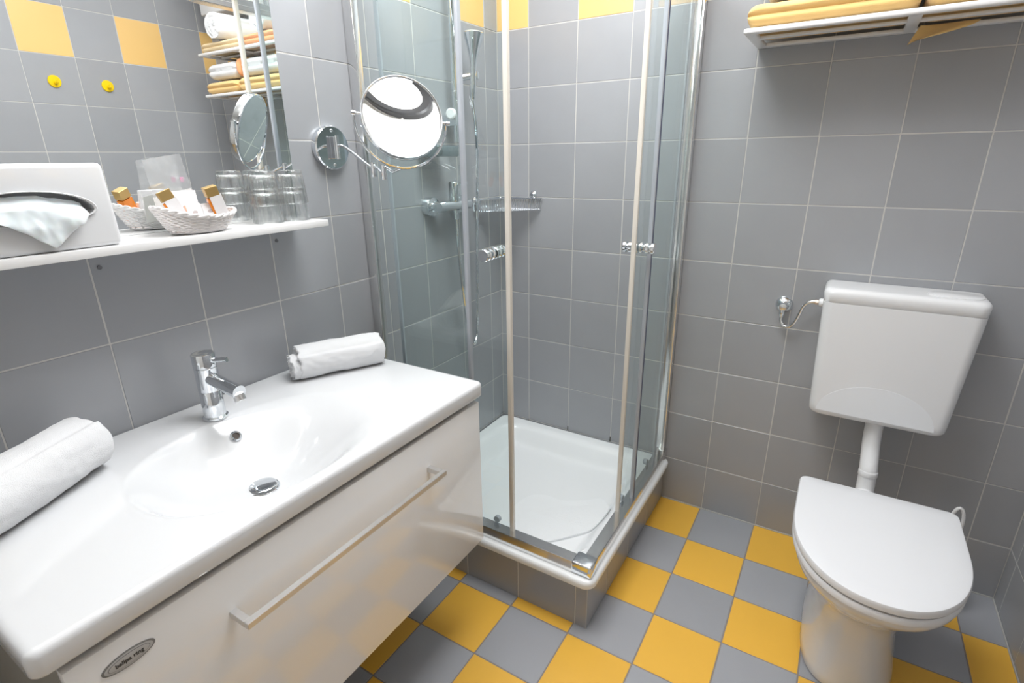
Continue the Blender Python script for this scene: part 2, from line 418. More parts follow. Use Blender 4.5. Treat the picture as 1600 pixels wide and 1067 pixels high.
part('wall_profile', bm, ALU, enc)
bm = BM(); box(bm, (0.015, -0.036, ZR1), (0.038, -0.0005, ZT-0.04), 0.003, 2); box(bm, (0.003, -0.02, ZR1), (0.015, -0.0005, ZT-0.04), 0.002)
part('wall_profile', bm, ALU, enc)
def pane(name, lo, hi):
    bm = BM(); box(bm, lo, hi); bm.faces.ensure_lookup_table()
    th = 0 if abs(hi[0]-lo[0]) < abs(hi[1]-lo[1]) else 1
    for f in bm.faces:
        f.normal_update()
        f.material_index = 0 if abs(f.normal[th]) > 0.9 else 1
    return part(name, bm, [PANE, PEDGE], enc, smooth=False)
pane('fixed_pane', (XL+0.03, -0.762, ZR1-0.004), (-0.362, -0.757, ZT-0.03))
pane('fixed_pane', (0.030, -0.392, ZR1-0.004), (0.035, -0.03, ZT-0.03))
def strip(nm, lo, hi, mt, par, bev=0.002): bm = BM(); box(bm, lo, hi, bev, 2); o = link(nm, bm, mt); o.parent = par; o.matrix_parent_inverse = par.matrix_parent_inverse.copy() if par.type == 'EMPTY' else Matrix(); return o
o = part('edge_strip', (lambda b: box(b, (-0.3665, -0.766, ZR1), (-0.3555, -0.752, ZT-0.04), 0.002, 2))(BM()), GREYS, enc)
o = part('edge_strip', (lambda b: box(b, (0.026, -0.400, ZR1), (0.038, -0.389, ZT-0.04), 0.002, 2))(BM()), GREYS, enc)
part('rubber_seal', (lambda b: box(b, (0.0372, -0.3885, ZR1), (0.0388, -0.3845, ZT-0.04), 0.0004))(BM()), mat('dark_blue_seal', (0.07, 0.08, 0.16), 0.3), enc)
def knobprof(bm, c, ax):
    lathe(bm, [(0.0, 0), (0.015, 0), (0.0165, 0.002), (0.0165, 0.009), (0.011, 0.012), (0.011, 0.015), (0.0165, 0.018), (0.0165, 0.026), (0.011, 0.029), (0.011, 0.033), (0.0165, 0.036), (0.0165, 0.042), (0.015, 0.044), (0, 0.044)], 28, c, ax)
def door(kind):
    d = pane('sliding_door', (-0.632, -0.7465, ZR1-0.012), (-0.236, -0.7415, ZT-0.03)) if kind == 'A' else pane('sliding_door', (0.0125, -0.484, ZR1-0.012), (0.0175, -0.10, ZT-0.03))
    inv = None
    def sub(nm, bm, mt, label=None):
        q = link(nm, bm, mt); q.parent = d; q.matrix_parent_inverse = Matrix.Translation(-Vector(enc.location)) if False else Matrix()
        if label: q['label'] = label
        return q
    bm = BM()
    if kind == 'A': box(bm, (-0.242, -0.7505, ZR1-0.012), (-0.228, -0.7375, ZT-0.032), 0.002, 2)
    else: box(bm, (0.0085, -0.490, ZR1-0.012), (0.0215, -0.478, ZT-0.032), 0.002, 2)
    sub('closing_strip', bm, CREAMS)
    bm = BM()
    if kind == 'A': box(bm, (-0.642, -0.7475, ZR1-0.012), (-0.630, -0.7405, ZT-0.032), 0.001)
    else: box(bm, (0.0115, -0.102, ZR1-0.012), (0.0185, -0.090, ZT-0.032), 0.001)
    sub('rear_seal', bm, GREYS)
    for s in (1, -1):
        bm = BM()
        if kind == 'A': knobprof(bm, (-0.286, -0.744-s*0.0028-s*0.044, 1.105), (0, s, 0))
        else: knobprof(bm, (0.015+s*0.0028+s*0.044, -0.436, 1.098), (-s, 0, 0))
        sub('knob', bm, CHROME)
    for t_ in (0.12, 0.85):
        bm = BM()
        if kind == 'A': lathe(bm, [(0.011, 0), (0.011, 0.012), (0.006, 0.016)], 18, (-0.62+0.38*t_, -0.7415, ZR1+0.012), (0, 1, 0))
        else: lathe(bm, [(0.011, 0), (0.011, 0.012), (0.006, 0.016)], 18, (0.0125, -0.12-0.36*t_, ZR1+0.012), (-1, 0, 0))
        sub('roller', bm, GREYS)
door('A'); door('B')

# ------------------------------------------------------------------ shower fittings
mx = thing('shower_mixer', 'chrome bar shower mixer on the left wall inside the shower', 'shower mixer', (XL, -0.36, 1.19))
for y in (-0.465, -0.315):
    bm = BM(); lathe(bm, [(0.033, 0), (0.033, 0.024), (0.031, 0.028), (0.018, 0.03), (0.016, 0.045)], 36, (XL+0.001, y, 1.19), (1, 0, 0)); part('wall_rose', bm, CHROME, mx)
bm = BM(); tube(bm, [(XL+0.058, -0.478, 1.19), (XL+0.058, -0.302, 1.19)], 0.0185, 24); lathe(bm, [(0.0155, 0), (0.0165, 0.002), (0.0165, 0.016)], 24, (XL+0.052, -0.454, 1.19), (1, -0.25, 0)); part('body', bm, CHROME, mx)
bm = BM(); lathe(bm, [(0.017, 0), (0.019, 0.004), (0.019, 0.062), (0.017, 0.066), (0, 0.067)], 28, (XL+0.058, -0.385, 1.203)); tube(bm, [(XL+0.07, -0.385, 1.26), (XL+0.115, -0.385, 1.268)], 0.005, 10); part('lever', bm, CHROME, mx)
bm = BM(); lathe(bm, [(0.011, 0), (0.011, 0.018), (0.014, 0.02), (0.014, 0.032)], 20, (XL+0.058, -0.380, 1.142)); part('hose_outlet', bm, CHROME, mx)
rr = thing('shower_riser_rail', 'tall chrome riser rail on the left shower wall behind the magnifying mirror', 'shower rail', (XL, -0.345, 1.45))
bm = BM(); tube(bm, [(XL+0.045, -0.337, 1.40), (XL+0.045, -0.337, 2.02)], 0.012, 18); part('pole', bm, CHROME, rr)
for z in (1.47, 1.98):
    bm = BM(); box(bm, (XL+0.001, -0.357, z-0.018), (XL+0.055, -0.317, z+0.018), 0.003, 2); part('bracket', bm, CHROME, rr)
bm = BM(); lathe(bm, [(0.014, 0), (0.018, 0.003), (0.018, 0.012), (0.014, 0.015)], 28, (XL+0.045, -0.360, 1.490), (0.25, -1, 0)); part('clamp_knob', bm, WHITEP, rr, label='round white clamp knob')
bm = BM(); tube(bm, [(XL+0.045, -0.337, 1.60), (XL+0.085, -0.29, 1.612)], 0.011, 14); lathe(bm, [(0.0165, -0.012), (0.0175, 0), (0.0165, 0.012)], 20, (XL+0.09, -0.285, 1.612)); part('slider', bm, CHROME, rr)
sd_ = thing('soap_dish', 'small rectangular grey soap dish on the shower wall below the riser bracket', 'soap dish', (XL+0.06, -0.44, 1.36))
bm = BM(); box(bm, (XL+0.012, -0.505, 1.352), (XL+0.095, -0.395, 1.388), 0.006, 2); part('dish', bm, mat('smoked_chrome', (0.35, 0.42, 0.44), 0.12, metal=0.9), sd_)
bm = BM(); box(bm, (XL+0.0005, -0.47, 1.36), (XL+0.013, -0.43, 1.382), 0.002); part('wall_mount', bm, CHROME, sd_)
hs = thing('hand_shower', 'chrome flared hand shower clipped on the riser rail with its hose', 'hand shower', (XL+0.09, -0.285, 1.54))
bm = BM(); ax = Vector((0.05, 0.03, 1)).normalized()
lathe(bm, [(0.007, 0), (0.010, 0.004), (0.0115, 0.05), (0.0105, 0.10), (0.0130, 0.125), (0.018, 0.145), (0.026, 0.172), (0.033, 0.193), (0.0345, 0.202), (0.031, 0.205)], 36, (XL+0.088, -0.298, 1.535), ax)
part('handle', bm, CHROME, hs)
bm = BM(); lathe(bm, [(0.031, 0.2051), (0.031, 0.2065), (0.0, 0.2075)], 36, (XL+0.088, -0.298, 1.535), ax); part('spray_face', bm, mat('spray_grey', (0.7, 0.68, 0.62), 0.2), hs)
bm = BM()
hp = spline([(XL+0.088, -0.298, 1.537), (XL+0.075, -0.262, 1.42), (XL+0.06, -0.25, 1.2), (XL+0.05, -0.25, 0.95), (XL+0.05, -0.262, 0.72), (XL+0.05, -0.285, 0.64), (XL+0.05, -0.32, 0.70), (XL+0.052, -0.350, 0.86), (XL+0.056, -0.374, 1.04), (XL+0.058, -0.380, 1.142)], 28)
rad = [0.0066 if i % 2 else 0.0054 for i in range(len(hp))]
tube(bm, hp, rad, 10); part('hose', bm, CHROME, hs)
# wire corner basket
wbk = thing('corner_basket', 'chrome wire soap basket hung in the back corner of the shower', 'wire basket', (XL+0.08, -0.08, 1.19))
bx_, by_ = XL+0.008, -0.008; L_ = 0.195
def arc(z, k=1.0, n=24):
    p = [(bx_, by_-L_*k, z)]
    for i in range(n+1):
        t = i/n; a = Vector((bx_, by_-L_*k, z)); b = Vector((bx_+L_*k, by_, z)); mid = Vector((bx_+L_*0.62*k, by_-L_*0.62*k, z))
        p.append(a*(1-t)**2+mid*2*t*(1-t)+b*t*t)
    return p+[(bx_+L_*k, by_, z)]
for z, r in ((1.192, 0.0038), (1.150, 0.002)):
    bm = BM(); a = arc(z, 1.0 if z > 1.18 else 0.97); tube(bm, a, r, 8); tube(bm, [a[-1], (bx_, by_, z), a[0]], r*0.8, 8); part('rim', bm, CHROME, wbk)
bm = BM(); A = arc(1.192, 1, 30); B = arc(1.150, 0.97, 30)
for a, b in list(zip(A, B))[1:-1]:
    tube(bm, [a, b, (bx_+0.004, Vector(b).y*0+b[1]*1.0 if False else b[1], b[2])], 0.0018, 6)
o = part('wires', bm, CHROME, wbk); o['kind'] = 'stuff'
for c_ in ((-0.575, -0.006, 1.205), (XL+0.006, -0.19, 1.19)):
    bm = BM(); lathe(bm, [(0.013, 0), (0.015, 0.003), (0.008, 0.010), (0.007, 0.016)], 20, c_, (0, -1, 0) if c_[1] > -0.1 else (1, 0, 0)); part('suction_cup', bm, CHROME, wbk)
bm = BM(); tube(bm, spline([(-0.645, -0.075, 1.19), (-0.64, -0.09, 1.20), (-0.635, -0.098, 1.185), (-0.637, -0.095, 1.13), (-0.64, -0.098, 1.09), (-0.637, -0.115, 1.08), (-0.632, -0.12, 1.095)], 6), 0.003, 8); part('hook', bm, CHROME, wbk)
# mould spots at the foot of the tile joints
for i, (x, h) in enumerate(((-0.6, 0.004), (-0.4, 0.018), (-0.2, 0.022))):
    bm = BM(); box(bm, (x-0.0015, -0.0022, 0.1925), (x+0.0015, -0.0012, 0.1925+h), 0); o = link('stain', bm, DIRT, wb, smooth=False)

# ------------------------------------------------------------------ vanity cabinet and washbasin
VY0, VY1, VX1 = -1.835, -0.898, -0.222
ZB, TB = 0.805, 0.042
vc = thing('vanity_cabinet', 'glossy white wall-hung vanity cabinet with one wide drawer under the basin', 'cabinet', (-0.49, -1.365, 0.32))
bm = BM(); ca, cb_, cc, cd = VY0+0.028, VY1-0.016, 0.322, ZB-TB-0.0012
box(bm, (XL+0.002, ca, cc), (-0.262, ca+0.018, cd), 0.0005); box(bm, (XL+0.002, cb_-0.018, cc), (-0.262, cb_, cd), 0.0005)
box(bm, (XL+0.002, ca+0.018, cc), (-0.262, cb_-0.018, cc+0.018)); box(bm, (XL+0.002, ca+0.018, cc+0.018), (XL+0.012, cb_-0.018, cd)); box(bm, (-0.275, ca+0.018, cd-0.05), (-0.262, cb_-0.018, cd)); part('body', bm, [CARC], vc, label='cabinet carcass, darkened to shade the gap under the basin')
bm = BM(); box(bm, (-0.2605, VY0+0.026, 0.320), (-0.241, VY1-0.012, 0.7505), 0.0015, 2); dw = part('drawer', bm, GLOSSW, vc); dw.location = (0.0115, 0, -0.001)
bm = BM()
box(bm, (-0.205, -1.607, 0.659), (-0.193, -1.112, 0.671), 0.001)
for y in (-1.607, -1.124): box(bm, (-0.2408, y, 0.659), (-0.205, y+0.012, 0.671), 0.0005)
link('handle', bm, SATIN, dw)['label'] = 'long satin aluminium bar handle'
# oval badge with small lettering
bm = BM(); bc = Vector((-0.241, -1.742, 0.713))
def oval(bm, a, b, x0, x1, n=40):
    rings(bm, [[Vector((x, bc.y+math.cos(2*PI*k/n)*a, bc.z+math.sin(2*PI*k/n)*b)) for k in range(n)] for x in (x0, x1)])
oval(bm, 0.033, 0.0125, -0.2412, -0.2395)
bd = link('badge', bm, mat('badge_grey', (0.22, 0.22, 0.22), 0.5), dw); bd['label'] = 'small oval silver badge with lettering'
bm = BM(); oval(bm, 0.030, 0.0108, -0.2396, -0.2391); link('badge_rim', bm, mat('badge_light', (0.50, 0.50, 0.50), 0.5), bd)
bm = BM(); oval(bm, 0.026, 0.0085, -0.2392, -0.2387); link('badge_plate', bm, mat('badge_dark', (0.20, 0.19, 0.19), 0.3), bd)
bm = BM(); oval(bm, 0.0250, 0.0078, -0.2388, -0.2384); link('badge_plate', bm, mat('badge_light', (0.50, 0.50, 0.50), 0.5), bd)
cu = bpy.data.curves.new('t', 'FONT'); cu.body = 'balipa ring'; cu.size = 0.0085; cu.align_x = 'CENTER'; cu.align_y = 'CENTER'; cu.extrude = 0.0002; cu.offset = 0.0002
to = bpy.data.objects.new('t', cu); me = bpy.data.meshes.new_from_object(to); bpy.data.objects.remove(to)
lt = bpy.data.objects.new('lettering', me); COL.objects.link(lt); me.materials.append(mat('badge_ink', (0.06, 0.06, 0.06), 0.5)); lt.parent = bd
lt.matrix_local = basis((-0.2381, bc.y, bc.z), (0, 1, 0), (0, 0, 1), (1, 0, 0))

bs = thing('washbasin', 'wide white ceramic washbasin with an oval bowl on the vanity cabinet', 'washbasin', (-0.48, -1.365, ZB-TB))
BC = Vector((-0.425, -1.372)); BA, BB = 0.186, 0.255
def basindepth(x, y):
    u, v = (x-BC.x)/BA, (y-BC.y)/BB
    # the bowl is fuller towards the front edge and pointed at its left end
    s = (abs(u)**2.25+abs(v)**2.25)**(1/2.25)
    if s >= 1: return 0
    t = 1-s; s2 = 1-t*t/(t+0.05)          # slightly rounded lip
    k = sstep(v*0.55+0.5)                  # gentle slope towards the shower end
    p = 3.2*(1-k)+1.6*k; q = 1.0*(1-k)+1.7*k
    return 0.112*(1-s2**p)**q
bm = BM(); heightfield_slab(bm, XL+0.0015, VX1, VY0, VY1, ZB, TB, 0.014, 0.011, 210, 320, basindepth)
part('bowl', bm, CERAM, bs, ang=70)
def bz(x, y): return ZB-basindepth(x, y)
# overflow on the back slope
ov = Vector((-0.566, -1.364, bz(-0.566, -1.364))); on = Vector(((bz(-0.570, -1.364)-bz(-0.562, -1.364))/0.008, 0, 1)).normalized()
bm = BM(); lathe(bm, [(0.0078, 0.0012), (0.0078, 0.004), (0.0095, 0.0048), (0.0125, 0.0030), (0.0128, -0.004)], 28, ov, on, cap=False); part('overflow_ring', bm, CHROME, bs)
bm = BM(); lathe(bm, [(0.0079, 0.0), (0.0079, 0.0014), (0.0, 0.0015)], 24, ov, on); part('overflow_hole', bm, mat('hole_brown', (0.06, 0.045, 0.035), 0.6), bs, label='dark overflow opening')
dz_ = bz(-0.452, -1.388)
bm = BM(); lathe(bm, [(0.030, -0.004), (0.0325, 0.0025), (0.031, 0.004), (0.028, 0.003)], 36, (-0.452, -1.388, dz_-0.003), cap=False)
part('drain_ring', bm, CHROME, bs)
bm = BM(); lathe(bm, [(0.010, 0.0), (0.010, 0.006), (0.0265, 0.0065), (0.0272, 0.008), (0.025, 0.0092), (0.0, 0.0094)], 36, (-0.452, -1.388, dz_-0.003)); part('drain_plug', bm, CHROME, bs)

# faucet
fc = thing('basin_mixer_tap', 'chrome single-lever mixer tap behind the washbasin bowl', 'tap', (-0.627, -1.366, ZB))
F0 = Vector((-0.627, -1.366, ZB+0.0003))
bm = BM(); lathe(bm, [(0.025, 0), (0.026, 0.002), (0.026, 0.005), (0.0225, 0.008), (0.0225, 0.066), (0.0218, 0.067)], 48, F0); part('base', bm, CHROME, fc)
bm = BM(); lathe(bm, [(0.0218, 0.067), (0.0228, 0.068), (0.0228, 0.120), (0.0218, 0.121)], 48, F0); part('body', bm, CHROME, fc)
bm = BM(); lathe(bm, [(0.0215, 0.121), (0.0233, 0.1225), (0.0233, 0.150), (0.0222, 0.1525), (0.020, 0.1525), (0.0, 0.1515)], 48, F0); cap_ = part('cap', bm, CHROME, fc)
bm = BM(); tube(bm, [F0+Vector((0.012, 0.004, 0.137)), F0+Vector((0.058, 0.018, 0.143))], [0.0058, 0.0052], 16); part('lever', bm, CHROME, fc)
bm = BM(); d_ = Vector((1, 0.02, -0.12)).normalized(); tube(bm, [F0+Vector((0.008, 0, 0.097)), F0+Vector((0.008, 0, 0.097))+d_*0.103], 0.0148, 28)
part('spout', bm, CHROME, fc)
bm = BM(); e_ = F0+Vector((0.008, 0, 0.097))+d_*0.094; lathe(bm, [(0.0115, 0.008), (0.0115, 0.021), (0.010, 0.0225), (0.0, 0.021)], 24, e_, (0.45, 0, -1)); part('aerator', bm, SATIN, fc)

# ------------------------------------------------------------------ rolled towels
def towel_roll(name, p0, p1, r, label, mt, squash=0.92, seam=0.6, loose=1.0, seed=0, turns=3.3, cat='towel', group=None, cone=1.0):
    p0, p1 = Vector(p0), Vector(p1); ax = (p1-p0); L = ax.length; ax.normalize()
    side = Vector((0, 0, 1)).cross(ax).normalized(); upv = ax.cross(side)
    N, M = 96, 46; bm = BM(); rs = []
    step = 0.16
    def rad(a, s):
        t = (a-seam) % (2*PI)/(2*PI)
        k = 1-step*t if t > 0.015 else 1-step*(1-t/0.015)
        rr = r*(k+step*0.5)
        rr *= 1+0.05*loose*noise.noise(Vector((math.cos(a)*1.6, math.sin(a)*1.6, s*4+seed)))+0.018*loose*noise.noise(Vector((math.cos(a)*4, math.sin(a)*4, s*14+seed*3)))
        return rr
    def P(a, s, k=1.0, dx=0.0):
        rr = rad(a, s)*k
        rr *= (1+(cone-1)*s)
        x, z = math.cos(a)*rr, math.sin(a)*rr*squash
        z = max(z, -r*squash*0.90)
        endw = 0.006*loose*noise.noise(Vector((math.cos(a)*2, math.sin(a)*2, seed+s)))
        return p0+ax*(L*s+dx+(endw if s in (0, 1) or True else 0)*(1 if s > .5 else -1)*abs(2*s-1)**4)+side*x+upv*z
    # end caps with spiral grooves
    caps = [0.12, 0.25, 0.36, 0.47, 0.58, 0.69, 0.8, 0.9]
    def capring(s, k, sg):
        ring = []
        for i in range(N):
            a = 2*PI*i/N; ph = (k*turns-a/(2*PI)) % 1.0
            g = 0.011*loose*(abs(math.sin(PI*ph))**0.5-0.9) if k > 0.15 else -0.006
            ring.append(P(a, s, k, sg*(g+0.004*(1-k))))
        return ring
    rs += [capring(0, k, -1) for k in caps]
    edge = 0.35
    rs.append([P(2*PI*i/N, 0, 0.965, -0.001) for i in range(N)])
    for j in range(M+1):
        s = 0.012+0.976*j/M
        rs.append([P(2*PI*i/N, s) for i in range(N)])
    rs.append([P(2*PI*i/N, 1, 0.965, 0.001) for i in range(N)])
    rs += [capring(1, k, 1) for k in reversed(caps)]
    rings(bm, rs)
    o = link(name, bm, mt, ang=80); tag(o, label, cat, group); return o
def towel_core(par, p0, p1, r, seed):
    # the loose inner turn that sticks out at one end of the roll
    n0 = len(COL.objects); c = towel_roll('inner_turn', p0, p1, r, None, TERRY, squash=0.9, seam=2.4, loose=1.6, seed=seed)
    c.parent = par
    if 'category' in c: del c['category']
    return c
_rt = towel_roll('rolled_towel', (-0.655, -1.120, ZB+0.044), (-0.557, -0.924, ZB+0.044), 0.0465, 'small rolled white towel on the basin corner beside the shower glass', TERRY, squash=0.96, seam=2.5, loose=1.6, seed=3)
towel_core(_rt, (-0.660, -1.138, ZB+0.0345), (-0.640, -1.095, ZB+0.0350), 0.0375, 8)
towel_roll('rolled_towel', (-0.538, -1.800, ZB+0.053), (-0.640, -1.600, ZB+0.052), 0.0565, 'larger rolled white towel at the left end of the washbasin', TERRY, squash=0.95, seam=2.2, loose=1.3, seed=9, cone=0.98)
gb = thing('toiletry_bottle', 'small clear beige bottle standing at the left end of the basin by the towel', 'bottle', (-0.515, -1.818, ZB))
bm = BM(); lathe(bm, [(0.012, 0), (0.0135, 0.002), (0.0135, 0.034), (0.006, 0.040)], 24, (-0.472, -1.812, ZB+0.0003)); part('bottle_body', bm, mat('beige_glass', (0.62, 0.56, 0.42), 0.1, coat=0.5), gb)
bm = BM(); lathe(bm, [(0.008, 0.040), (0.008, 0.052), (0, 0.053)], 20, (-0.472, -1.812, ZB+0.0003)); part('bottle_cap', bm, SATIN, gb)

# ------------------------------------------------------------------ shelf, big mirror, screw caps
sh = link('wall_shelf', box(BM(), (XL+0.0005, -2.05, 1.190), (XL+0.14, -1.012, 1.206), 0.002, 2), SHELFM)
tag(sh, 'long thin white shelf on the left wall under the big mirror', 'shelf')
ZS = 1.2063
mr = link('wall_mirror', (lambda b: (box(b, (XL+0.0005, -2.05, ZS+0.0002), (XL+0.0055, -0.995, 2.06), 0), b)[1])(BM()), [SILV, MEDGE], smooth=False)
for p in mr.data.polygons: p.material_index = 0 if p.normal.x > 0.9 else 1
tag(mr, 'large frameless rectangular mirror on the left wall above the shelf', 'mirror')
for y, lb in ((-1.468, 'small grey screw cap under the shelf below the tissue box'), (-1.069, 'small grey screw cap under the right end of the shelf')):
    bm = BM(); lathe(bm, [(0.0042, 0), (0.0040, 0.0022), (0, 0.003)], 18, (XL+0.0003, y, 1.151), (1, 0, 0)); tag(link('screw_cap', bm, mat('cap_grey', (0.16, 0.16, 0.17), 0.4)), lb, 'screw cap')

# lamp above the mirror (out of the frame)
ml = thing('mirror_lamp', 'slim white strip lamp on the left wall above the big mirror', 'lamp', (XL, -1.45, 2.14))
bm = BM(); box(bm, (XL+0.0005, -1.80, 2.115), (XL+0.05, -1.15, 2.165), 0.004, 2); part('housing', bm, WHITEP, ml)
bm = BM(); tube(bm, [(XL+0.075, -1.78, 2.13), (XL+0.075, -1.17, 2.13)], 0.018, 20); part('lamp_tube', bm, LAMPM, ml)
# ceiling lamp
lx, ly = LAMP_POS
cl = thing('ceiling_lamp', 'oval white ceiling lamp with dark rim, seen only in the magnifying mirror', 'lamp', (lx, ly, ZC))
def ell(a, b, z, n=48, cx=lx, cy=ly): return [Vector((cx+math.cos(2*PI*k/n)*a, cy+math.sin(2*PI*k/n)*b, z)) for k in range(n)]
bm = BM(); rings(bm, [ell(0.175, 0.142, ZC-0.0005), ell(0.175, 0.142, ZC-0.022), ell(0.168, 0.135, ZC-0.028), ell(0.140, 0.107, ZC-0.028), ell(0.138, 0.105, ZC-0.02)], cap=False); part('lamp_rim', bm, DKGREY, cl)
bm = BM(); rings(bm, [ell(0.139, 0.106, ZC-0.002), ell(0.139, 0.106, ZC-0.03), ell(0.125, 0.094, ZC-0.038), ell(0.08, 0.06, ZC-0.044), ell(0.02, 0.015, ZC-0.046)]); part('lamp_dome', bm, LAMPE, cl)

# ------------------------------------------------------------------ magnifying mirror on its arm
mm = thing('magnifying_mirror', 'round chrome magnifying mirror on a swing arm beside the big mirror', 'mirror', (XL, -0.866, 1.378))
bm = BM(); lathe(bm, [(0.056, 0.0005), (0.057, 0.004), (0.057, 0.016), (0.054, 0.0195), (0.0, 0.0195)], 48, (XL, -0.866, 1.378), (1, 0, 0)); part('wall_plate', bm, CHROME, mm)
for z in (1.348, 1.408):
  bm = BM(); lathe(bm, [(0.0045, 0), (0.0035, 0.003), (0, 0.0035)], 14, (XL+0.0195, -0.866, z+0.014*(1 if z > 1.38 else -1)), (1, 0, 0)); part('screw', bm, SATIN, mm)
bm = BM(); box(bm, (XL+0.0195, -0.874, 1.350), (XL+0.034, -0.871, 1.406), 0.0005); box(bm, (XL+0.0195, -0.860, 1.350), (XL+0.034, -0.857, 1.406), 0.0005); tube(bm, [(XL+0.036, -0.866, 1.348), (XL+0.036, -0.866, 1.409)], 0.0055, 16); part('pivot_bracket', bm, CHROME, mm)
J1 = Vector((-0.555, -0.885, 1.322)); J2 = Vector((-0.500, -0.905, 1.316)); MC = Vector((-0.428, -0.901, 1.441)); MN = Vector((0.79, -0.527, 0.315)).normalized()
bm = BM(); tube(bm, spline([(XL+0.036, -0.866, 1.383), (XL+0.07, -0.868, 1.378), J1+Vector((-0.02, 0, 0.012)), J1+Vector((0, 0, 0.004))], 6), 0.0038, 12); part('arm', bm, CHROME, mm)
for J, h in ((J1, 0.036), (J2, 0.036)):
    bm = BM(); lathe(bm, [(0, -h*0.5), (0.0066, -h*0.5), (0.0072, -h*0.46), (0.0072, h*0.46), (0.0066, h*0.5), (0, h*0.5)], 20, J); part('joint', bm, CHROME, mm)
bm = BM(); tube(bm, [J1+Vector((0, 0, 0.012)), (J1+J2)/2+Vector((0, 0, 0.004)), J2+Vector((0, 0, -0.006))], 0.0035, 10); part('link_arm', bm, CHROME, mm)
# yoke behind the disc
mxx, myy = frame(MN)   # mxx horizontal, myy up the disc
ax1 = (mxx*math.cos(-0.10)+myy*math.sin(-0.10))
RD = 0.098
up_ = MN.cross(ax1); up_ = up_ if up_.z > 0 else -up_
bm = BM(); yk = []
for i in range(25):
    t = PI+PI*i/24
    yk.append(MC-MN*0.012+ax1*math.cos(t)*(RD+0.013)+up_*math.sin(t)*(RD+0.013)*1.0-MN*0.02*abs(math.sin(t)))
tube(bm, yk, 0.0032, 10); part('yoke', bm, CHROME, mm)
bm = BM(); tube(bm, [yk[12], (yk[12]+J2)/2+Vector((0, 0, -0.004)), J2+Vector((0, 0, 0.015))], 0.0035, 10); part('stem', bm, CHROME, mm)
for s in (1, -1):
    bm = BM(); c_ = MC-MN*0.009+ax1*s*(RD-0.002); lathe(bm, [(0.003, 0), (0.003, 0.011), (0.0055, 0.012), (0.0055, 0.021), (0, 0.022)], 16, c_, ax1*s); part('pivot_pin', bm, CHROME, mm)
bm = BM(); lathe(bm, [(RD-0.006, 0.0012), (RD-0.003, 0.003), (RD-0.001, 0.003), (RD, 0.001), (RD, -0.018), (RD-0.002, -0.020), (RD-0.005, -0.0205), (RD-0.006, -0.019)], 72, MC, MN, cap=False); part('rim', bm, CHROME, mm)
bm = BM(); CR = 0.8
prof = [(RD-0.0055-(RD-0.0055)*k/16, 0) for k in range(17)]
prof = [(r_, (r_*r_-(RD-0.0055)**2)/(2*CR)+0.0010) for r_, _ in prof]
lathe(bm, prof, 72, MC, MN, cap=False); part('concave_glass', bm, SILV, mm)
bm = BM(); lathe(bm, [(RD-0.0055, -0.019), (0.0001, -0.019)], 72, MC, MN, cap=False); part('flat_glass', bm, SILV, mm)

# ------------------------------------------------------------------ shelf items
# tissue box cover with oval opening
TBY0, TBY1, TBX0, TBX1, TBZ = -1.720, -1.468, XL+0.012, XL+0.132, 1.347
tb = thing('tissue_box_cover', 'white rounded tissue box cover on the left part of the shelf', 'tissue box', ((TBX0+TBX1)/2, -1.59, ZS))
bm = BM(); box(bm, (TBX0, TBY0, ZS+0.0002), (TBX1, TBY1, TBZ), 0.009, 4)
for v in bm.verts:
    k = (v.co.z-ZS)/(TBZ-ZS); v.co.x -= 0.010*k if v.co.x > (TBX0+TBX1)/2 else 0
cov = part('cover', bm, CERAM, tb, ang=50)
OC = Vector((TBX1-0.004, -1.592, 1.272)); OA, OB = 0.092, 0.032
def ovr(sc, x, n=56): return [Vector((OC.x+x, OC.y+math.cos(2*PI*k/n)*OA*sc, OC.z+math.sin(2*PI*k/n)*(OB*(1.0 if math.sin(2*PI*k/n) > 0 else 0.6))*sc)) for k in range(n)]
# boolean the opening
cb = BM(); rings(cb, [ovr(1.0, -0.05), ovr(1.0, 0.03)])
bmesh.ops.recalc_face_normals(cb, faces=cb.faces)
cm_ = bpy.data.meshes.new('c'); cb.to_mesh(cm_); cb.free(); co = bpy.data.objects.new('c', cm_); COL.objects.link(co)
md = cov.modifiers.new('b', 'BOOLEAN'); md.object = co; md.operation = 'DIFFERENCE'; md.solver = 'EXACT'
cov.matrix_parent_inverse = Matrix(); cov.parent = None
bpy.context.view_layer.update(); dg = bpy.context.evaluated_depsgraph_get()
nm = bpy.data.meshes.new_from_object(cov.evaluated_get(dg)); cov.modifiers.clear(); cov.data = nm
for p in nm.polygons: p.use_smooth = True
nm.set_sharp_from_angle(angle=math.radians(45))
bpy.data.objects.remove(co); cov.parent = tb; cov.matrix_parent_inverse = Matrix.Translation(-tb.location)
bm = BM(); V_ = []
rings(bm, [ovr(1.05, 0.0035), ovr(1.03, 0.0052), ovr(0.99, 0.0040), ovr(0.985, -0.006)], cap=False); part('opening_rim', bm, CERAM, tb)
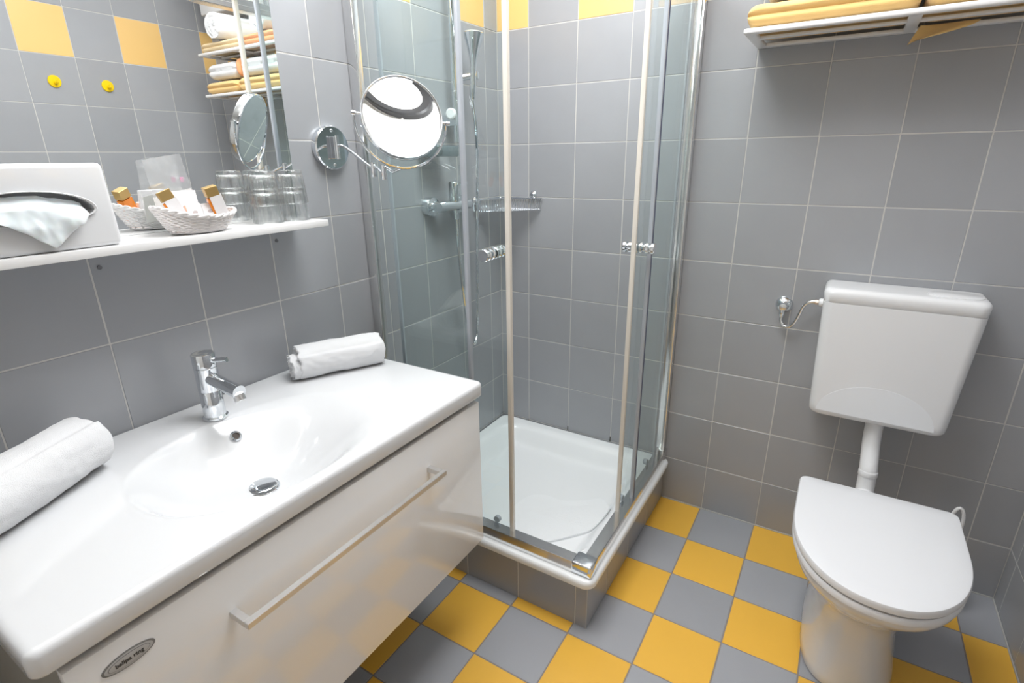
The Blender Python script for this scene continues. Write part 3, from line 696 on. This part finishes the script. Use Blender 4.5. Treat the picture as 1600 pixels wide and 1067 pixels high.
# crumpled tissue
bm = BM(); NU, NV = 60, 44; G = []
for j in range(NV+1):
    row = []; v = j/NV
    for i in range(NU+1):
        u = i/NU
        # v: 0 inside the opening at top, 1 the drooping tip
        wdt = (1-0.15*v) if v < 0.35 else (0.95-0.55*((v-0.35)/0.65)**1.3)
        cy_ = OC.y-0.008+(0.020*(v**1.6))
        y = cy_+(u-0.5)*2*OA*0.93*wdt
        zt = OC.z+0.026-0.016*(2*u-1)**2
        zb = ZS+0.008+0.030*abs(2*u-1.25)**1.2
        z = zt*(1-v)+zb*v if v > 0.0 else zt
        if v < 0.3: x = OC.x-0.008+0.022*sstep(v/0.3)
        else: x = OC.x+0.014+0.006*math.sin((v-0.3)*4)
        f = 0.0050*noise.noise(Vector((y*22, z*40, 2.1)))+0.0022*noise.noise(Vector((y*70, z*40+y*50, 7.7)))
        row.append(bm.verts.new((x+f*(0.5+v), y, z+0.003*noise.noise(Vector((y*60, v*3, 0))))))
    G.append(row)
for j in range(NV):
    for i in range(NU): bm.faces.new((G[j][i], G[j][i+1], G[j+1][i+1], G[j+1][i]))
o = link('facial_tissue', bm, PAPER, ang=180); tag(o, 'crumpled white paper tissue hanging out of the tissue box opening', 'tissue')
so = o.modifiers.new('s', 'SOLIDIFY'); so.thickness = 0.0006

# wicker basket
WC = Vector((-0.652, -1.307, ZS+0.0004)); wk = thing('wicker_basket', 'small white oval wicker basket of toiletries in the middle of the shelf', 'basket', WC)
def wring(k, z, n=80, wob=0.0, ph=0, tilt=0.0):
    a, b = 0.036+0.017*k, 0.054+0.026*k
    out = []
    for i in range(n):
        t = 2*PI*i/n; wv = 1+wob*math.sin(t*18+ph)
        y = math.sin(t)*b*wv
        lift = 0.014*k*(abs(math.sin(t))**2)+(-math.sin(t))*0.007*k
        out.append(WC+Vector((math.cos(t)*a*wv, y, z*(1)+lift)))
    return out
bm = BM()
for i in range(11):
    k = i/10; tube(bm, wring(k**0.8, 0.004+0.028*k, 96, 0.022, PI*(i % 2)), 0.0021, 5, closed=True)
for i in range(18):
    a = 2*PI*(i+0.5)/18
    pts = []
    for j in range(6):
        k = j/5; q = wring(k**0.8, 0.004+0.029*k, 72); pts.append(q[int(a/(2*PI)*72) % 72])
    tube(bm, pts, 0.0018, 5)
o = part('weave', bm, WICK, wk, ang=180); o['kind'] = 'stuff'
bm = BM(); Rm = wring(1.03, 0.034, 120, 0.0)
for s in (0, PI):
    tube(bm, [p+Vector((0.0022*math.cos(i*0.7+s), 0, 0.0022*math.sin(i*0.7+s))) for i, p in enumerate(Rm)], 0.0028, 6, closed=True)
part('braided_rim', bm, WICK, wk, ang=180)
bm = BM(); rings(bm, [wring(0.0, 0.0015, 48), wring(0.05, 0.004, 48)]); part('base', bm, WICK, wk)

def bottle(loc, lean, rz, label, group=None):
    t = thing('toiletry_bottle', label, 'bottle', loc, 0, group)
    M = Matrix.Translation(loc) @ Matrix.Rotation(rz, 4, 'Z') @ Matrix.Rotation(lean[0], 4, 'X') @ Matrix.Rotation(lean[1], 4, 'Y')
    bm = BM(); box(bm, (-0.0085, -0.0135, 0), (0.0085, 0.0135, 0.052), 0.002, 2, mtx=M); part('bottle_body', bm, AMBER, t)
    bm = BM(); box(bm, (0.0087, -0.0095, 0.006), (0.0093, 0.0145, 0.056), 0.0001, 1, mtx=M); part('paper_label', bm, CARDW, t)
    bm = BM(); box(bm, (-0.0095, -0.0125, 0.0535), (0.0095, 0.0125, 0.073), 0.0008, 1, mtx=M); part('cap', bm, GOLD, t)
bottle((-0.632, -1.342, ZS+0.019), (0.38, -0.1), -0.3, 'amber toiletry bottle with square gold cap at the left end of the wicker basket')
bottle((-0.630, -1.263, ZS+0.021), (0.26, 0.10), -0.25, 'amber toiletry bottle with square gold cap at the right end of the wicker basket')
for y, lb in ((-1.318, 'small white soap box in the basket, next to the left amber bottle'), (-1.286, 'small white soap box in the basket, next to the right amber bottle')):
    t = thing('soap_box', lb, 'soap box', (-0.635, y, ZS+0.012))
    M = Matrix.Translation((-0.632, y, ZS+0.024)) @ Matrix.Rotation(-0.18, 4, 'Z') @ Matrix.Rotation(0.06, 4, 'X') @ Matrix.Rotation(-0.25, 4, 'Y')
    bm = BM(); box(bm, (-0.009, -0.0145, 0.0), (0.009, 0.0145, 0.034), 0.001, 1, mtx=M); part('carton', bm, CARDW, t)
    bm = BM(); rings(bm, [[M @ Vector((x, math.cos(2*PI*k/20)*0.005, 0.017+math.sin(2*PI*k/20)*0.0034)) for k in range(20)] for x in (0.0091, 0.0093)]); part('printed_emblem', bm, PRINT, t)
M = Matrix.Translation((-0.668, -1.318, ZS+0.034)) @ Matrix.Rotation(-0.15, 4, 'Z') @ Matrix.Rotation(-0.15, 4, 'Y')
bm = BM(); box(bm, (-0.0035, -0.028, 0.0), (0.0035, 0.028, 0.050), 0.0006, 1, mtx=M); o = link('paper_card', bm, CARDW); tag(o, 'blank white folded card standing in the wicker basket behind the soap boxes', 'card')
# clear packet leaning on the mirror
pk = thing('clear_plastic_packet', 'clear plastic packet with white insert leaning on the mirror behind the basket', 'packet', (-0.70, -1.325, ZS+0.05))
bm = BM(); G = []
pc = [Vector((-0.722, -1.355, 1.351)), Vector((-0.724, -1.276, 1.363)), Vector((-0.703, -1.268, 1.235)), Vector((-0.700, -1.352, 1.225))]
for j in range(19):
    row = []
    for i in range(15):
        u, v = i/14, j/18; p = (pc[0]*(1-u)+pc[1]*u)*(1-v)+(pc[3]*(1-u)+pc[2]*u)*v
        p = p+Vector((0.0055*noise.noise(Vector((u*4, v*5, 3.3)))+0.002*noise.noise(Vector((u*12, v*11, 1))), 0, 0.002*noise.noise(Vector((u*6, 0, 9)))*(1-v)))
        row.append(bm.verts.new(p))
    G.append(row)
for j in range(18):
    for i in range(14): bm.faces.new((G[j][i], G[j][i+1], G[j+1][i+1], G[j+1][i]))
part('film', bm, FILM, pk, ang=180)
bm = BM(); q = [pc[0]*(0.42)+pc[3]*0.58, pc[1]*0.45+pc[2]*0.55, pc[2], pc[3]]
rings(bm, [[p+Vector((-0.004+dx, 0, 0)) for p in q] for dx in (0, 0.0008)]); part('paper_insert', bm, mat('insert_paper', (0.80, 0.78, 0.74), 0.6), pk)
bm = BM(); c_ = pc[1]*0.52+pc[2]*0.40+pc[3]*0.08; box(bm, (c_.x-0.0045, c_.y-0.011, c_.z+0.005), (c_.x-0.0022, c_.y-0.004, c_.z+0.015), 0.0002); part('pink_mark', bm, PINK, pk)

# drinking glasses: two stacks of two upturned ribbed tumblers
def tumbler(loc, label):
    t = thing('drinking_glass', label, 'glass', loc, 0, 'upturned drinking glasses on the shelf')
    L = Vector(loc); H = 0.078
    fl = lambda a, h: 1+0.022*math.cos(a*16)*(1 if h > 0.008 else 0) if h < H-0.006 else 1
    out_ = [(0.0330, 0), (0.0345, 0.0008), (0.0345, 0.006), (0.0325, 0.018), (0.0310, 0.040), (0.0295, 0.058), (0.0285, H-0.006), (0.0268, H-0.0012), (0.024, H)]
    inn = [(0.0, H-0.010), (0.024, H-0.0105), (0.0262, H-0.014), (0.0283, 0.050), (0.0300, 0.020), (0.0320, 0.006), (0.0328, 0.001)]
    bm = BM(); lathe(bm, out_+[(0.0001, H)], 64, L, flute=fl, cap=False); v0 = len(bm.verts)
    x = lathe(bm, list(reversed(inn)), 64, L, cap=False)
    bm.verts.ensure_lookup_table(); n = 64
    for i in range(n):   # join rim
        bm.faces.new((bm.verts[i], bm.verts[(i+1) % n], bm.verts[v0+(i+1) % n], bm.verts[v0+i]))
    part('tumbler', bm, GLASS, t, ang=60)
for y, nme in ((-1.130, 'nearer to the basket'), (-1.057, 'at the shelf end')):
    for k, ps in ((0, 'lower'), (1, 'upper')):
        tumbler((-0.668+(0.004 if y > -1.1 else 0), y, ZS+0.0004+k*0.0405), '%s upturned clear glass of the stack %s' % (ps, nme))

# ------------------------------------------------------------------ cistern
cs = thing('toilet_cistern', 'white plastic toilet cistern hung on the back wall above the toilet', 'cistern', (0.685, 0, 0.58))
def rrect(x0, x1, y0, y1, z, r, n=7, rb=0.004):
    pts = []
    for cx, cy, a0, rr_ in ((x1-r, y0+r, -PI/2, r), (x1-rb, y1-rb, 0, rb), (x0+rb, y1-rb, PI/2, rb), (x0+r, y0+r, PI, r)):
        for i in range(n+1):
            a = a0+PI/2*i/n; pts.append(Vector((cx+math.cos(a)*rr_, cy+math.sin(a)*rr_, z)))
    return pts
def csr(z, ins=0.0, grow=0.0):
    k = (z-0.565)/0.37; x0 = 0.503-0.014*k+ins; x1 = 0.852+0.022*k-ins
    return rrect(x0-grow, x1+grow, -0.140+ins-grow, -0.001, z, 0.028)
bm = BM(); rings(bm, [csr(0.566, 0.020), csr(0.567, 0.012), csr(0.571, 0.005), csr(0.579, 0.001), csr(0.60), csr(0.70), csr(0.80), csr(0.90), csr(0.9295), csr(0.930, 0.001)]); part('tank', bm, CISTM, cs, ang=40)
bm = BM(); rings(bm, [csr(0.9302, 0.001), csr(0.9312, 0.0005, 0.0005), csr(0.955, 0, 0.0008), csr(0.963, 0.002, 0.0008), csr(0.969, 0.007), csr(0.971, 0.014), csr(0.971, 0.03)]); part('lid', bm, CISTM, cs, ang=50)
bm = BM()
def bt(z, s=1.0):
    n = 40; out = []
    for k in range(n):
        a = 2*PI*k/n; out.append(Vector((0.80+math.copysign(abs(math.cos(a))**0.6, math.cos(a))*0.062*s, -0.075+math.copysign(abs(math.sin(a))**0.8, math.sin(a))*0.040*s, z)))
    return out
rings(bm, [bt(0.9702), bt(0.9735), bt(0.9745, 0.96)]); part('flush_button', bm, CISTM, cs)
# shallow raised arc low on the front
bm = BM(); n = 48
def seg(y): 
    pts = []
    for k in range(n+1):
        a = PI*0.99*(1-k/n)+0.0; x = 0.672+math.cos(a)*0.150; z = 0.582+math.sin(a)*0.105; pts.append(Vector((x, y, z)))
    return pts
rings(bm, [seg(-0.1399), seg(-0.1406)]); part('front_emblem_panel', bm, mat('cistern_panel', (0.80, 0.815, 0.84), 0.25), cs)
fp = [(0.687, -0.085, 0.575), (0.687, -0.088, 0.53), (0.689, -0.094, 0.48), (0.692, -0.112, 0.44), (0.694, -0.128, 0.41), (0.695, -0.134, 0.37), (0.695, -0.142, 0.345), (0.695, -0.158, 0.335)]
bm = BM(); tube(bm, spline(fp, 6), 0.0245, 24); o = part('flush_pipe', bm, WHITEP, cs)
bm = BM(); lathe(bm, [(0.0252, -0.002), (0.0262, 0), (0.0262, 0.014), (0.0252, 0.016)], 28, (0.6945, -0.131, 0.395), (0, 0.1, 1)); part('pipe_collar', bm, WHITEP, cs)
bm = BM(); lathe(bm, [(0.010, 0), (0.0125, 0.003), (0.0125, 0.012), (0.010, 0.016)], 20, (0.4935, -0.045, 0.905), (-1, 0, 0)); lathe(bm, [(0.0135, -0.004), (0.0135, 0.006)], 8, (0.4935, -0.045, 0.905), (-1, 0, 0)); part('inlet_nut', bm, WHITEP, cs)
av = thing('water_stop_valve', 'chrome angle stop valve and bent hose left of the cistern', 'valve', (0.379, 0, 0.875))
bm = BM(); lathe(bm, [(0.027, 0.0005), (0.0265, 0.003), (0.019, 0.011), (0.013, 0.014), (0.011, 0.018)], 36, (0.379, 0, 0.875), (0, -1, 0)); part('wall_rose', bm, CHROME, av)
bm = BM(); lathe(bm, [(0.0105, 0.016), (0.0135, 0.018), (0.0135, 0.028), (0.011, 0.036), (0.0, 0.038)], 24, (0.379, 0, 0.873), (0, -1, 0)); part('handle', bm, CHROME, av)
bm = BM(); lathe(bm, [(0.007, 0), (0.009, -0.003), (0.0095, -0.018), (0.007, -0.026), (0.0055, -0.030)], 20, (0.377, -0.020, 0.866)); part('outlet', bm, CHROME, av)
bm = BM(); hz = spline([(0.377, -0.020, 0.838), (0.378, -0.021, 0.822), (0.388, -0.024, 0.808), (0.404, -0.028, 0.808), (0.418, -0.032, 0.824), (0.428, -0.036, 0.853), (0.436, -0.040, 0.882), (0.448, -0.044, 0.899), (0.464, -0.045, 0.905), (0.4775, -0.045, 0.905)], 8); tube(bm, hz, 0.0053, 12); part('hose', bm, ALU, av)
bm = BM(); lathe(bm, [(0.0075, 0), (0.0085, 0.001), (0.0085, 0.010), (0.0075, 0.011)], 6, (0.4665, -0.045, 0.905), (1, 0, 0)); part('hose_nut', bm, mat('brass_nickel', (0.7, 0.6, 0.5), 0.2, metal=1), av)

# ------------------------------------------------------------------ toilet
tl = thing('toilet', 'white floor-standing toilet with closed lid against the back wall', 'toilet', (0.702, -0.5, 0.0))
TCX = 0.702
def dshape(hw, yr, ym, yf, z, cr=0.03, n=36, pw=2.15):
    """D outline: straight rear edge with rounded corners, elliptical front."""
    pts = []
    for i in range(n+1):      # front from right to left
        a = -PI*i/n
        cx = math.cos(a); sx = math.sin(a)
        x = math.copysign(abs(cx)**(2/pw), cx)*hw; y = ym-(abs(sx)**(2/pw))*(ym-yf)
        pts.append(Vector((TCX+x, y, z)))
    m_ = 5
    for k in range(1, m_): pts.append(Vector((TCX-hw*(1-0.0*k), ym+(yr-cr-ym)*k/m_, z)))
    for k in range(7):
        a = PI-PI/2*k/6; pts.append(Vector((TCX-hw+cr+math.cos(a)*cr, yr-cr+math.sin(a)*cr, z)))
    for k in range(7):
        a = PI/2-PI/2*k/6; pts.append(Vector((TCX+hw-cr+math.cos(a)*cr, yr-cr+math.sin(a)*cr, z)))
    for k in range(1, m_): pts.append(Vector((TCX+hw, yr-cr+(ym-yr+cr)*k/m_, z)))
    return pts
def oval2(hw, yb, yf, z, pw=2.3, n=64):
    return [Vector((TCX+math.copysign(abs(math.cos(2*PI*k/n))**(2/pw), math.cos(2*PI*k/n))*hw, (yb+yf)/2+math.copysign(abs(math.sin(2*PI*k/n))**(2/pw), math.sin(2*PI*k/n))*(yb-yf)/2, z)) for k in range(n)]
bm = BM()
rings(bm, [oval2(0.112, -0.165, -0.615, 0.0005, 3.0), oval2(0.115, -0.163, -0.618, 0.006, 3.0), oval2(0.113, -0.165, -0.614, 0.03, 2.9), oval2(0.104, -0.175, -0.600, 0.10, 2.7), oval2(0.100, -0.18, -0.592, 0.17, 2.6),
           oval2(0.106, -0.178, -0.598, 0.215, 2.5), oval2(0.122, -0.17, -0.620, 0.25, 2.4), oval2(0.146, -0.16, -0.665, 0.285, 2.3), oval2(0.161, -0.19, -0.705, 0.325, 2.3), oval2(0.170, -0.24, -0.732, 0.355, 2.4), oval2(0.174, -0.27, -0.744, 0.378, 2.45), oval2(0.173, -0.273, -0.743, 0.388, 2.45), oval2(0.168, -0.278, -0.738, 0.3925, 2.45)])
part('bowl', bm, CERAM, tl, ang=60)
bm = BM(); rings(bm, [dshape(0.180, -0.318, -0.50, -0.762, 0.394, 0.02), dshape(0.185, -0.314, -0.50, -0.767, 0.397, 0.02), dshape(0.186, -0.313, -0.50, -0.768, 0.410, 0.02), dshape(0.183, -0.315, -0.50, -0.765, 0.4145, 0.02)]); part('seat', bm, SEATM, tl, ang=50)
bm = BM(); rings(bm, [dshape(0.182, -0.313, -0.50, -0.764, 0.418, 0.02), dshape(0.1865, -0.309, -0.50, -0.768, 0.421, 0.022), dshape(0.1875, -0.308, -0.50, -0.769, 0.433, 0.022), dshape(0.185, -0.310, -0.50, -0.767, 0.4385, 0.022), dshape(0.180, -0.315, -0.50, -0.762, 0.4405, 0.022), dshape(0.14, -0.35, -0.50, -0.72, 0.441, 0.022)]); part('lid', bm, SEATM, tl, ang=40)
for s in (-1, 1):
    bm = BM(); tube(bm, [(TCX+s*0.085-0.018, -0.302, 0.413), (TCX+s*0.085+0.018, -0.302, 0.413)], 0.009, 16); lathe(bm, [(0.016, 0.3927), (0.016, 0.398), (0.009, 0.404)], 20, (TCX+s*0.085, -0.302, 0)); part('hinge', bm, CHROME, tl)
# toilet brush
tbx, tby = 0.938, -0.100
br = thing('toilet_brush', 'white toilet brush with loop handle in the corner behind the toilet', 'toilet brush', (tbx, tby, 0))
bm = BM(); lathe(bm, [(0.045, 0.0005), (0.048, 0.004), (0.050, 0.12), (0.047, 0.13), (0.030, 0.132), (0.0, 0.132)], 32, (tbx, tby, 0)); part('holder', bm, WHITEP, br)
bm = BM(); tube(bm, [(tbx, tby, 0.13), (tbx, tby, 0.235)], 0.0065, 12)
lp = [(tbx, tby, 0.235)]+[(tbx+math.sin(2*PI*k/22)*0.015, tby, 0.235+0.054-math.cos(2*PI*k/22)*0.054) for k in range(1, 22)]
tube(bm, lp, 0.0047, 10, closed=True); part('handle', bm, WHITEP, br)

# ------------------------------------------------------------------ towel rack with towels
RX0, RX1, RYF = 0.197, 0.845, -0.252
def rack(z, label):
    t = thing('towel_rack', label, 'towel rack', ((RX0+RX1)/2, -0.12, z))
    mid = 0.570
    bm = BM(); box(bm, (RX0, RYF, z-0.006), (RX1, RYF+0.020, z+0.008), 0.005, 3); part('front_bar', bm, WHITEP, t)
    bm = BM(); box(bm, (RX0, -0.028, z-0.005), (RX1, -0.0005, z+0.005), 0.003, 2); part('back_bar', bm, WHITEP, t)
    bm = BM(); box(bm, (RX0+0.02, -0.150, z-0.004), (RX1-0.02, -0.132, z+0.004), 0.003, 2); part('slat', bm, WHITEP, t)
    for x in (RX0, mid-0.014, RX1-0.028):
        bm = BM(); box(bm, (x, RYF+0.02, z-0.005), (x+0.028, -0.024, z+0.005), 0.003, 2); part('cross_bar', bm, WHITEP, t)
    return t
ZR = 1.652
rack(ZR, 'white slatted towel rack on the back wall above the toilet, lower tier')
rack(1.835, 'white slatted towel rack on the back wall, upper tier with white rolls')
def folded(name, lo, hi, mt, label, seed, edge=None, mt2=None, r=0.45, layers=3, group=None):
    """folded towel: one soft body with rounded ends and a crease between its two thick layers."""
    bm = BM(); N, M = 44, 60; rs = []; X = hi[0]-lo[0]; Hh = (hi[2]-lo[2])/2; re_ = min(Hh*0.95, X*0.45)
    for j in range(M+1):
        s = j/M
        t = 0.5-0.5*math.cos(PI*s); x = lo[0]+X*t
        dd = min(x-lo[0], hi[0]-x); e = 1.0 if dd >= re_ else math.sqrt(max(1-((re_-dd)/re_)**2, 0.004))
        ring = []
        for k in range(N):
            a = 2*PI*k/N; c, sn = math.cos(a), math.sin(a)
            zc_ = math.copysign(abs(sn)**0.6, sn); yy = math.copysign(abs(c)**0.42, c)
            crease = 0.010*math.exp(-(zc_/0.10)**2) if (c < 0 and layers > 1) else 0
            y = (lo[1]+hi[1])/2+yy*((hi[1]-lo[1])/2-crease-(1-e)*0.012)
            z = lo[2]+Hh+zc_*Hh*(0.25+0.75*e)*(1 if zc_ > 0 else 1)
            if zc_ < -0.5: z = lo[2]+Hh-Hh*min(1, abs(zc_)*1.08)*(0.25+0.75*e)
            d = 0.006*noise.noise(Vector((x*7, y*7, seed)))+0.002*noise.noise(Vector((x*28, y*28, z*28+seed)))
            if zc_ > 0.1: z += d*zc_
            if c < 0: y += d*0.8
            ring.append(Vector((x, y, max(z, lo[2]))))
        rs.append(ring)
    rings(bm, rs); o = link(name, bm, mt, ang=80); return tag(o, label, 'towel', group)
ZA = ZR+0.0085
folded('folded_towel', (RX0+0.003, -0.246, ZA), (0.575, -0.02, ZA+0.060), YTERRY, 'folded yellow towel at the left end of the lower rack', 1, layers=2)
folded('folded_towel', (0.586, -0.246, ZA), (0.838, -0.02, ZA+0.056), YTERRY, 'folded yellow towel at the right end of the lower rack', 5, layers=2)
ZA2 = ZA+0.0655
folded('folded_towel', (0.230, -0.235, ZA2), (0.553, -0.03, ZA2+0.075), TERRY, 'folded white towel on the left yellow towel', 11, layers=2)
folded('folded_towel', (0.600, -0.235, ZA2), (0.820, -0.03, ZA2+0.073), TERRY, 'folded white towel on the right yellow towel', 13, layers=2)
folded('folded_towel', (0.561, -0.232, ZA2), (0.592, -0.04, ZA2+0.082), PTERRY, 'peach towel tucked between the two folded white towels', 17, layers=1)
ZU = 1.8438
folded('folded_towel', (0.205, -0.240, ZU), (0.50, -0.03, ZU+0.05), PTERRY, 'folded peach towel at the left end of the upper rack', 21, layers=2)
folded('folded_towel', (0.515, -0.240, ZU), (0.835, -0.03, ZU+0.046), mat('pale_yellow_terry', (0.88, 0.70, 0.45), 0.95, spec=0.1, bump=0.8, bscale=800), 'pale yellow folded towel at the right end of the upper rack', 25, layers=2)
towel_roll('rolled_towel', (0.36, -0.245, ZU+0.0512+0.047), (0.36, -0.025, ZU+0.0512+0.047), 0.055, 'white rolled towel lying on the peach towel of the upper rack', TERRY, squash=0.9, seed=31)
towel_roll('rolled_towel', (0.68, -0.255, ZU+0.0472+0.052), (0.68, -0.025, ZU+0.0472+0.052), 0.060, 'white rolled towel on the pale yellow towel of the upper rack', TERRY, squash=0.9, seed=37)
# towel corner hanging through the rack
bm = BM(); rs = []
for j in range(15):
    v = j/14; xl = 0.588-0.020*v; xr = 0.705-0.118*v**1.7; z = ZR-0.0065-0.042*v
    yb = -0.100-0.012*v
    ring = []
    for i in range(13):
        u = i/12; x = xl+(xr-xl)*u; ring.append(Vector((x, yb+0.004*math.sin(u*5+v*2), z+0.010*u*v)))
    for i in range(12, -1, -1):
        u = i/12; x = xl+(xr-xl)*u; ring.append(Vector((x, yb-0.007+0.004*math.sin(u*5+v*2), z+0.010*u*v)))
    rs.append(ring)
rings(bm, rs); o = link('hanging_cloth', bm, YTERRY, ang=80); tag(o, 'corner of a yellow towel hanging down below the lower rack', 'towel')

# wall hooks on the right wall (seen in the mirror)
for y, lb in ((-0.772, 'round yellow wall hook on the right wall, the one nearer the door'), (-0.565, 'round yellow wall hook on the right wall, the one nearer the towel rack')):
    t = thing('wall_hook', lb, 'hook', (XR, y, 1.69))
    bm = BM(); lathe(bm, [(0.0245, 0.0005), (0.0255, 0.003), (0.024, 0.006), (0, 0.0065)], 36, (XR, y, 1.69), (-1, 0, 0)); part('disc', bm, YPLAS, t)
    bm = BM(); tube(bm, spline([(XR-0.006, y, 1.688), (XR-0.018, y, 1.680), (XR-0.026, y, 1.683), (XR-0.027, y, 1.694)], 5), 0.0048, 12); part('hook_arm', bm, YPLAS, t)

# white heater box above the rack with a small dark plate
hb = thing('wall_heater', 'white box heater high on the back wall above the towel rack', 'heater', (0.80, -0.06, 2.04))
bm = BM(); box(bm, (0.62, -0.115, 2.045), (0.985, -0.0005, 2.36), 0.008, 3); part('casing', bm, WHITEP, hb)
bm = BM(); box(bm, (0.66, -0.118, 2.30), (0.945, -0.1145, 2.33), 0.001); part('air_grille', bm, DKGREY, hb)
sg = thing('wall_sign', 'small dark grey wall plate with two white symbols above the towels', 'sign', (0.90, -0.006, 1.94))
bm = BM(); q = [Vector((x, 0, z)) for x, z in ((1.035, 1.925), (1.035, 1.985), (0.835, 1.985), (0.885, 1.925))]
rings(bm, [[p+Vector((0, y, 0)) for p in q] for y in (-0.0005, -0.005)]); part('plate', bm, SIGNG, sg, smooth=False)
bm = BM(); box(bm, (0.985, -0.0062, 1.94), (0.993, -0.0051, 1.97), 0); box(bm, (0.962, -0.0062, 1.962), (0.985, -0.0051, 1.97), 0); box(bm, (0.962, -0.0062, 1.95), (0.970, -0.0051, 1.962), 0); part('symbol', bm, WHITEP, sg, smooth=False)
bm = BM(); lathe(bm, [(0.011, 0), (0.011, 0.0012)], 20, (0.912, -0.0051, 1.953), (0, -1, 0)); part('symbol', bm, WHITEP, sg, smooth=False)
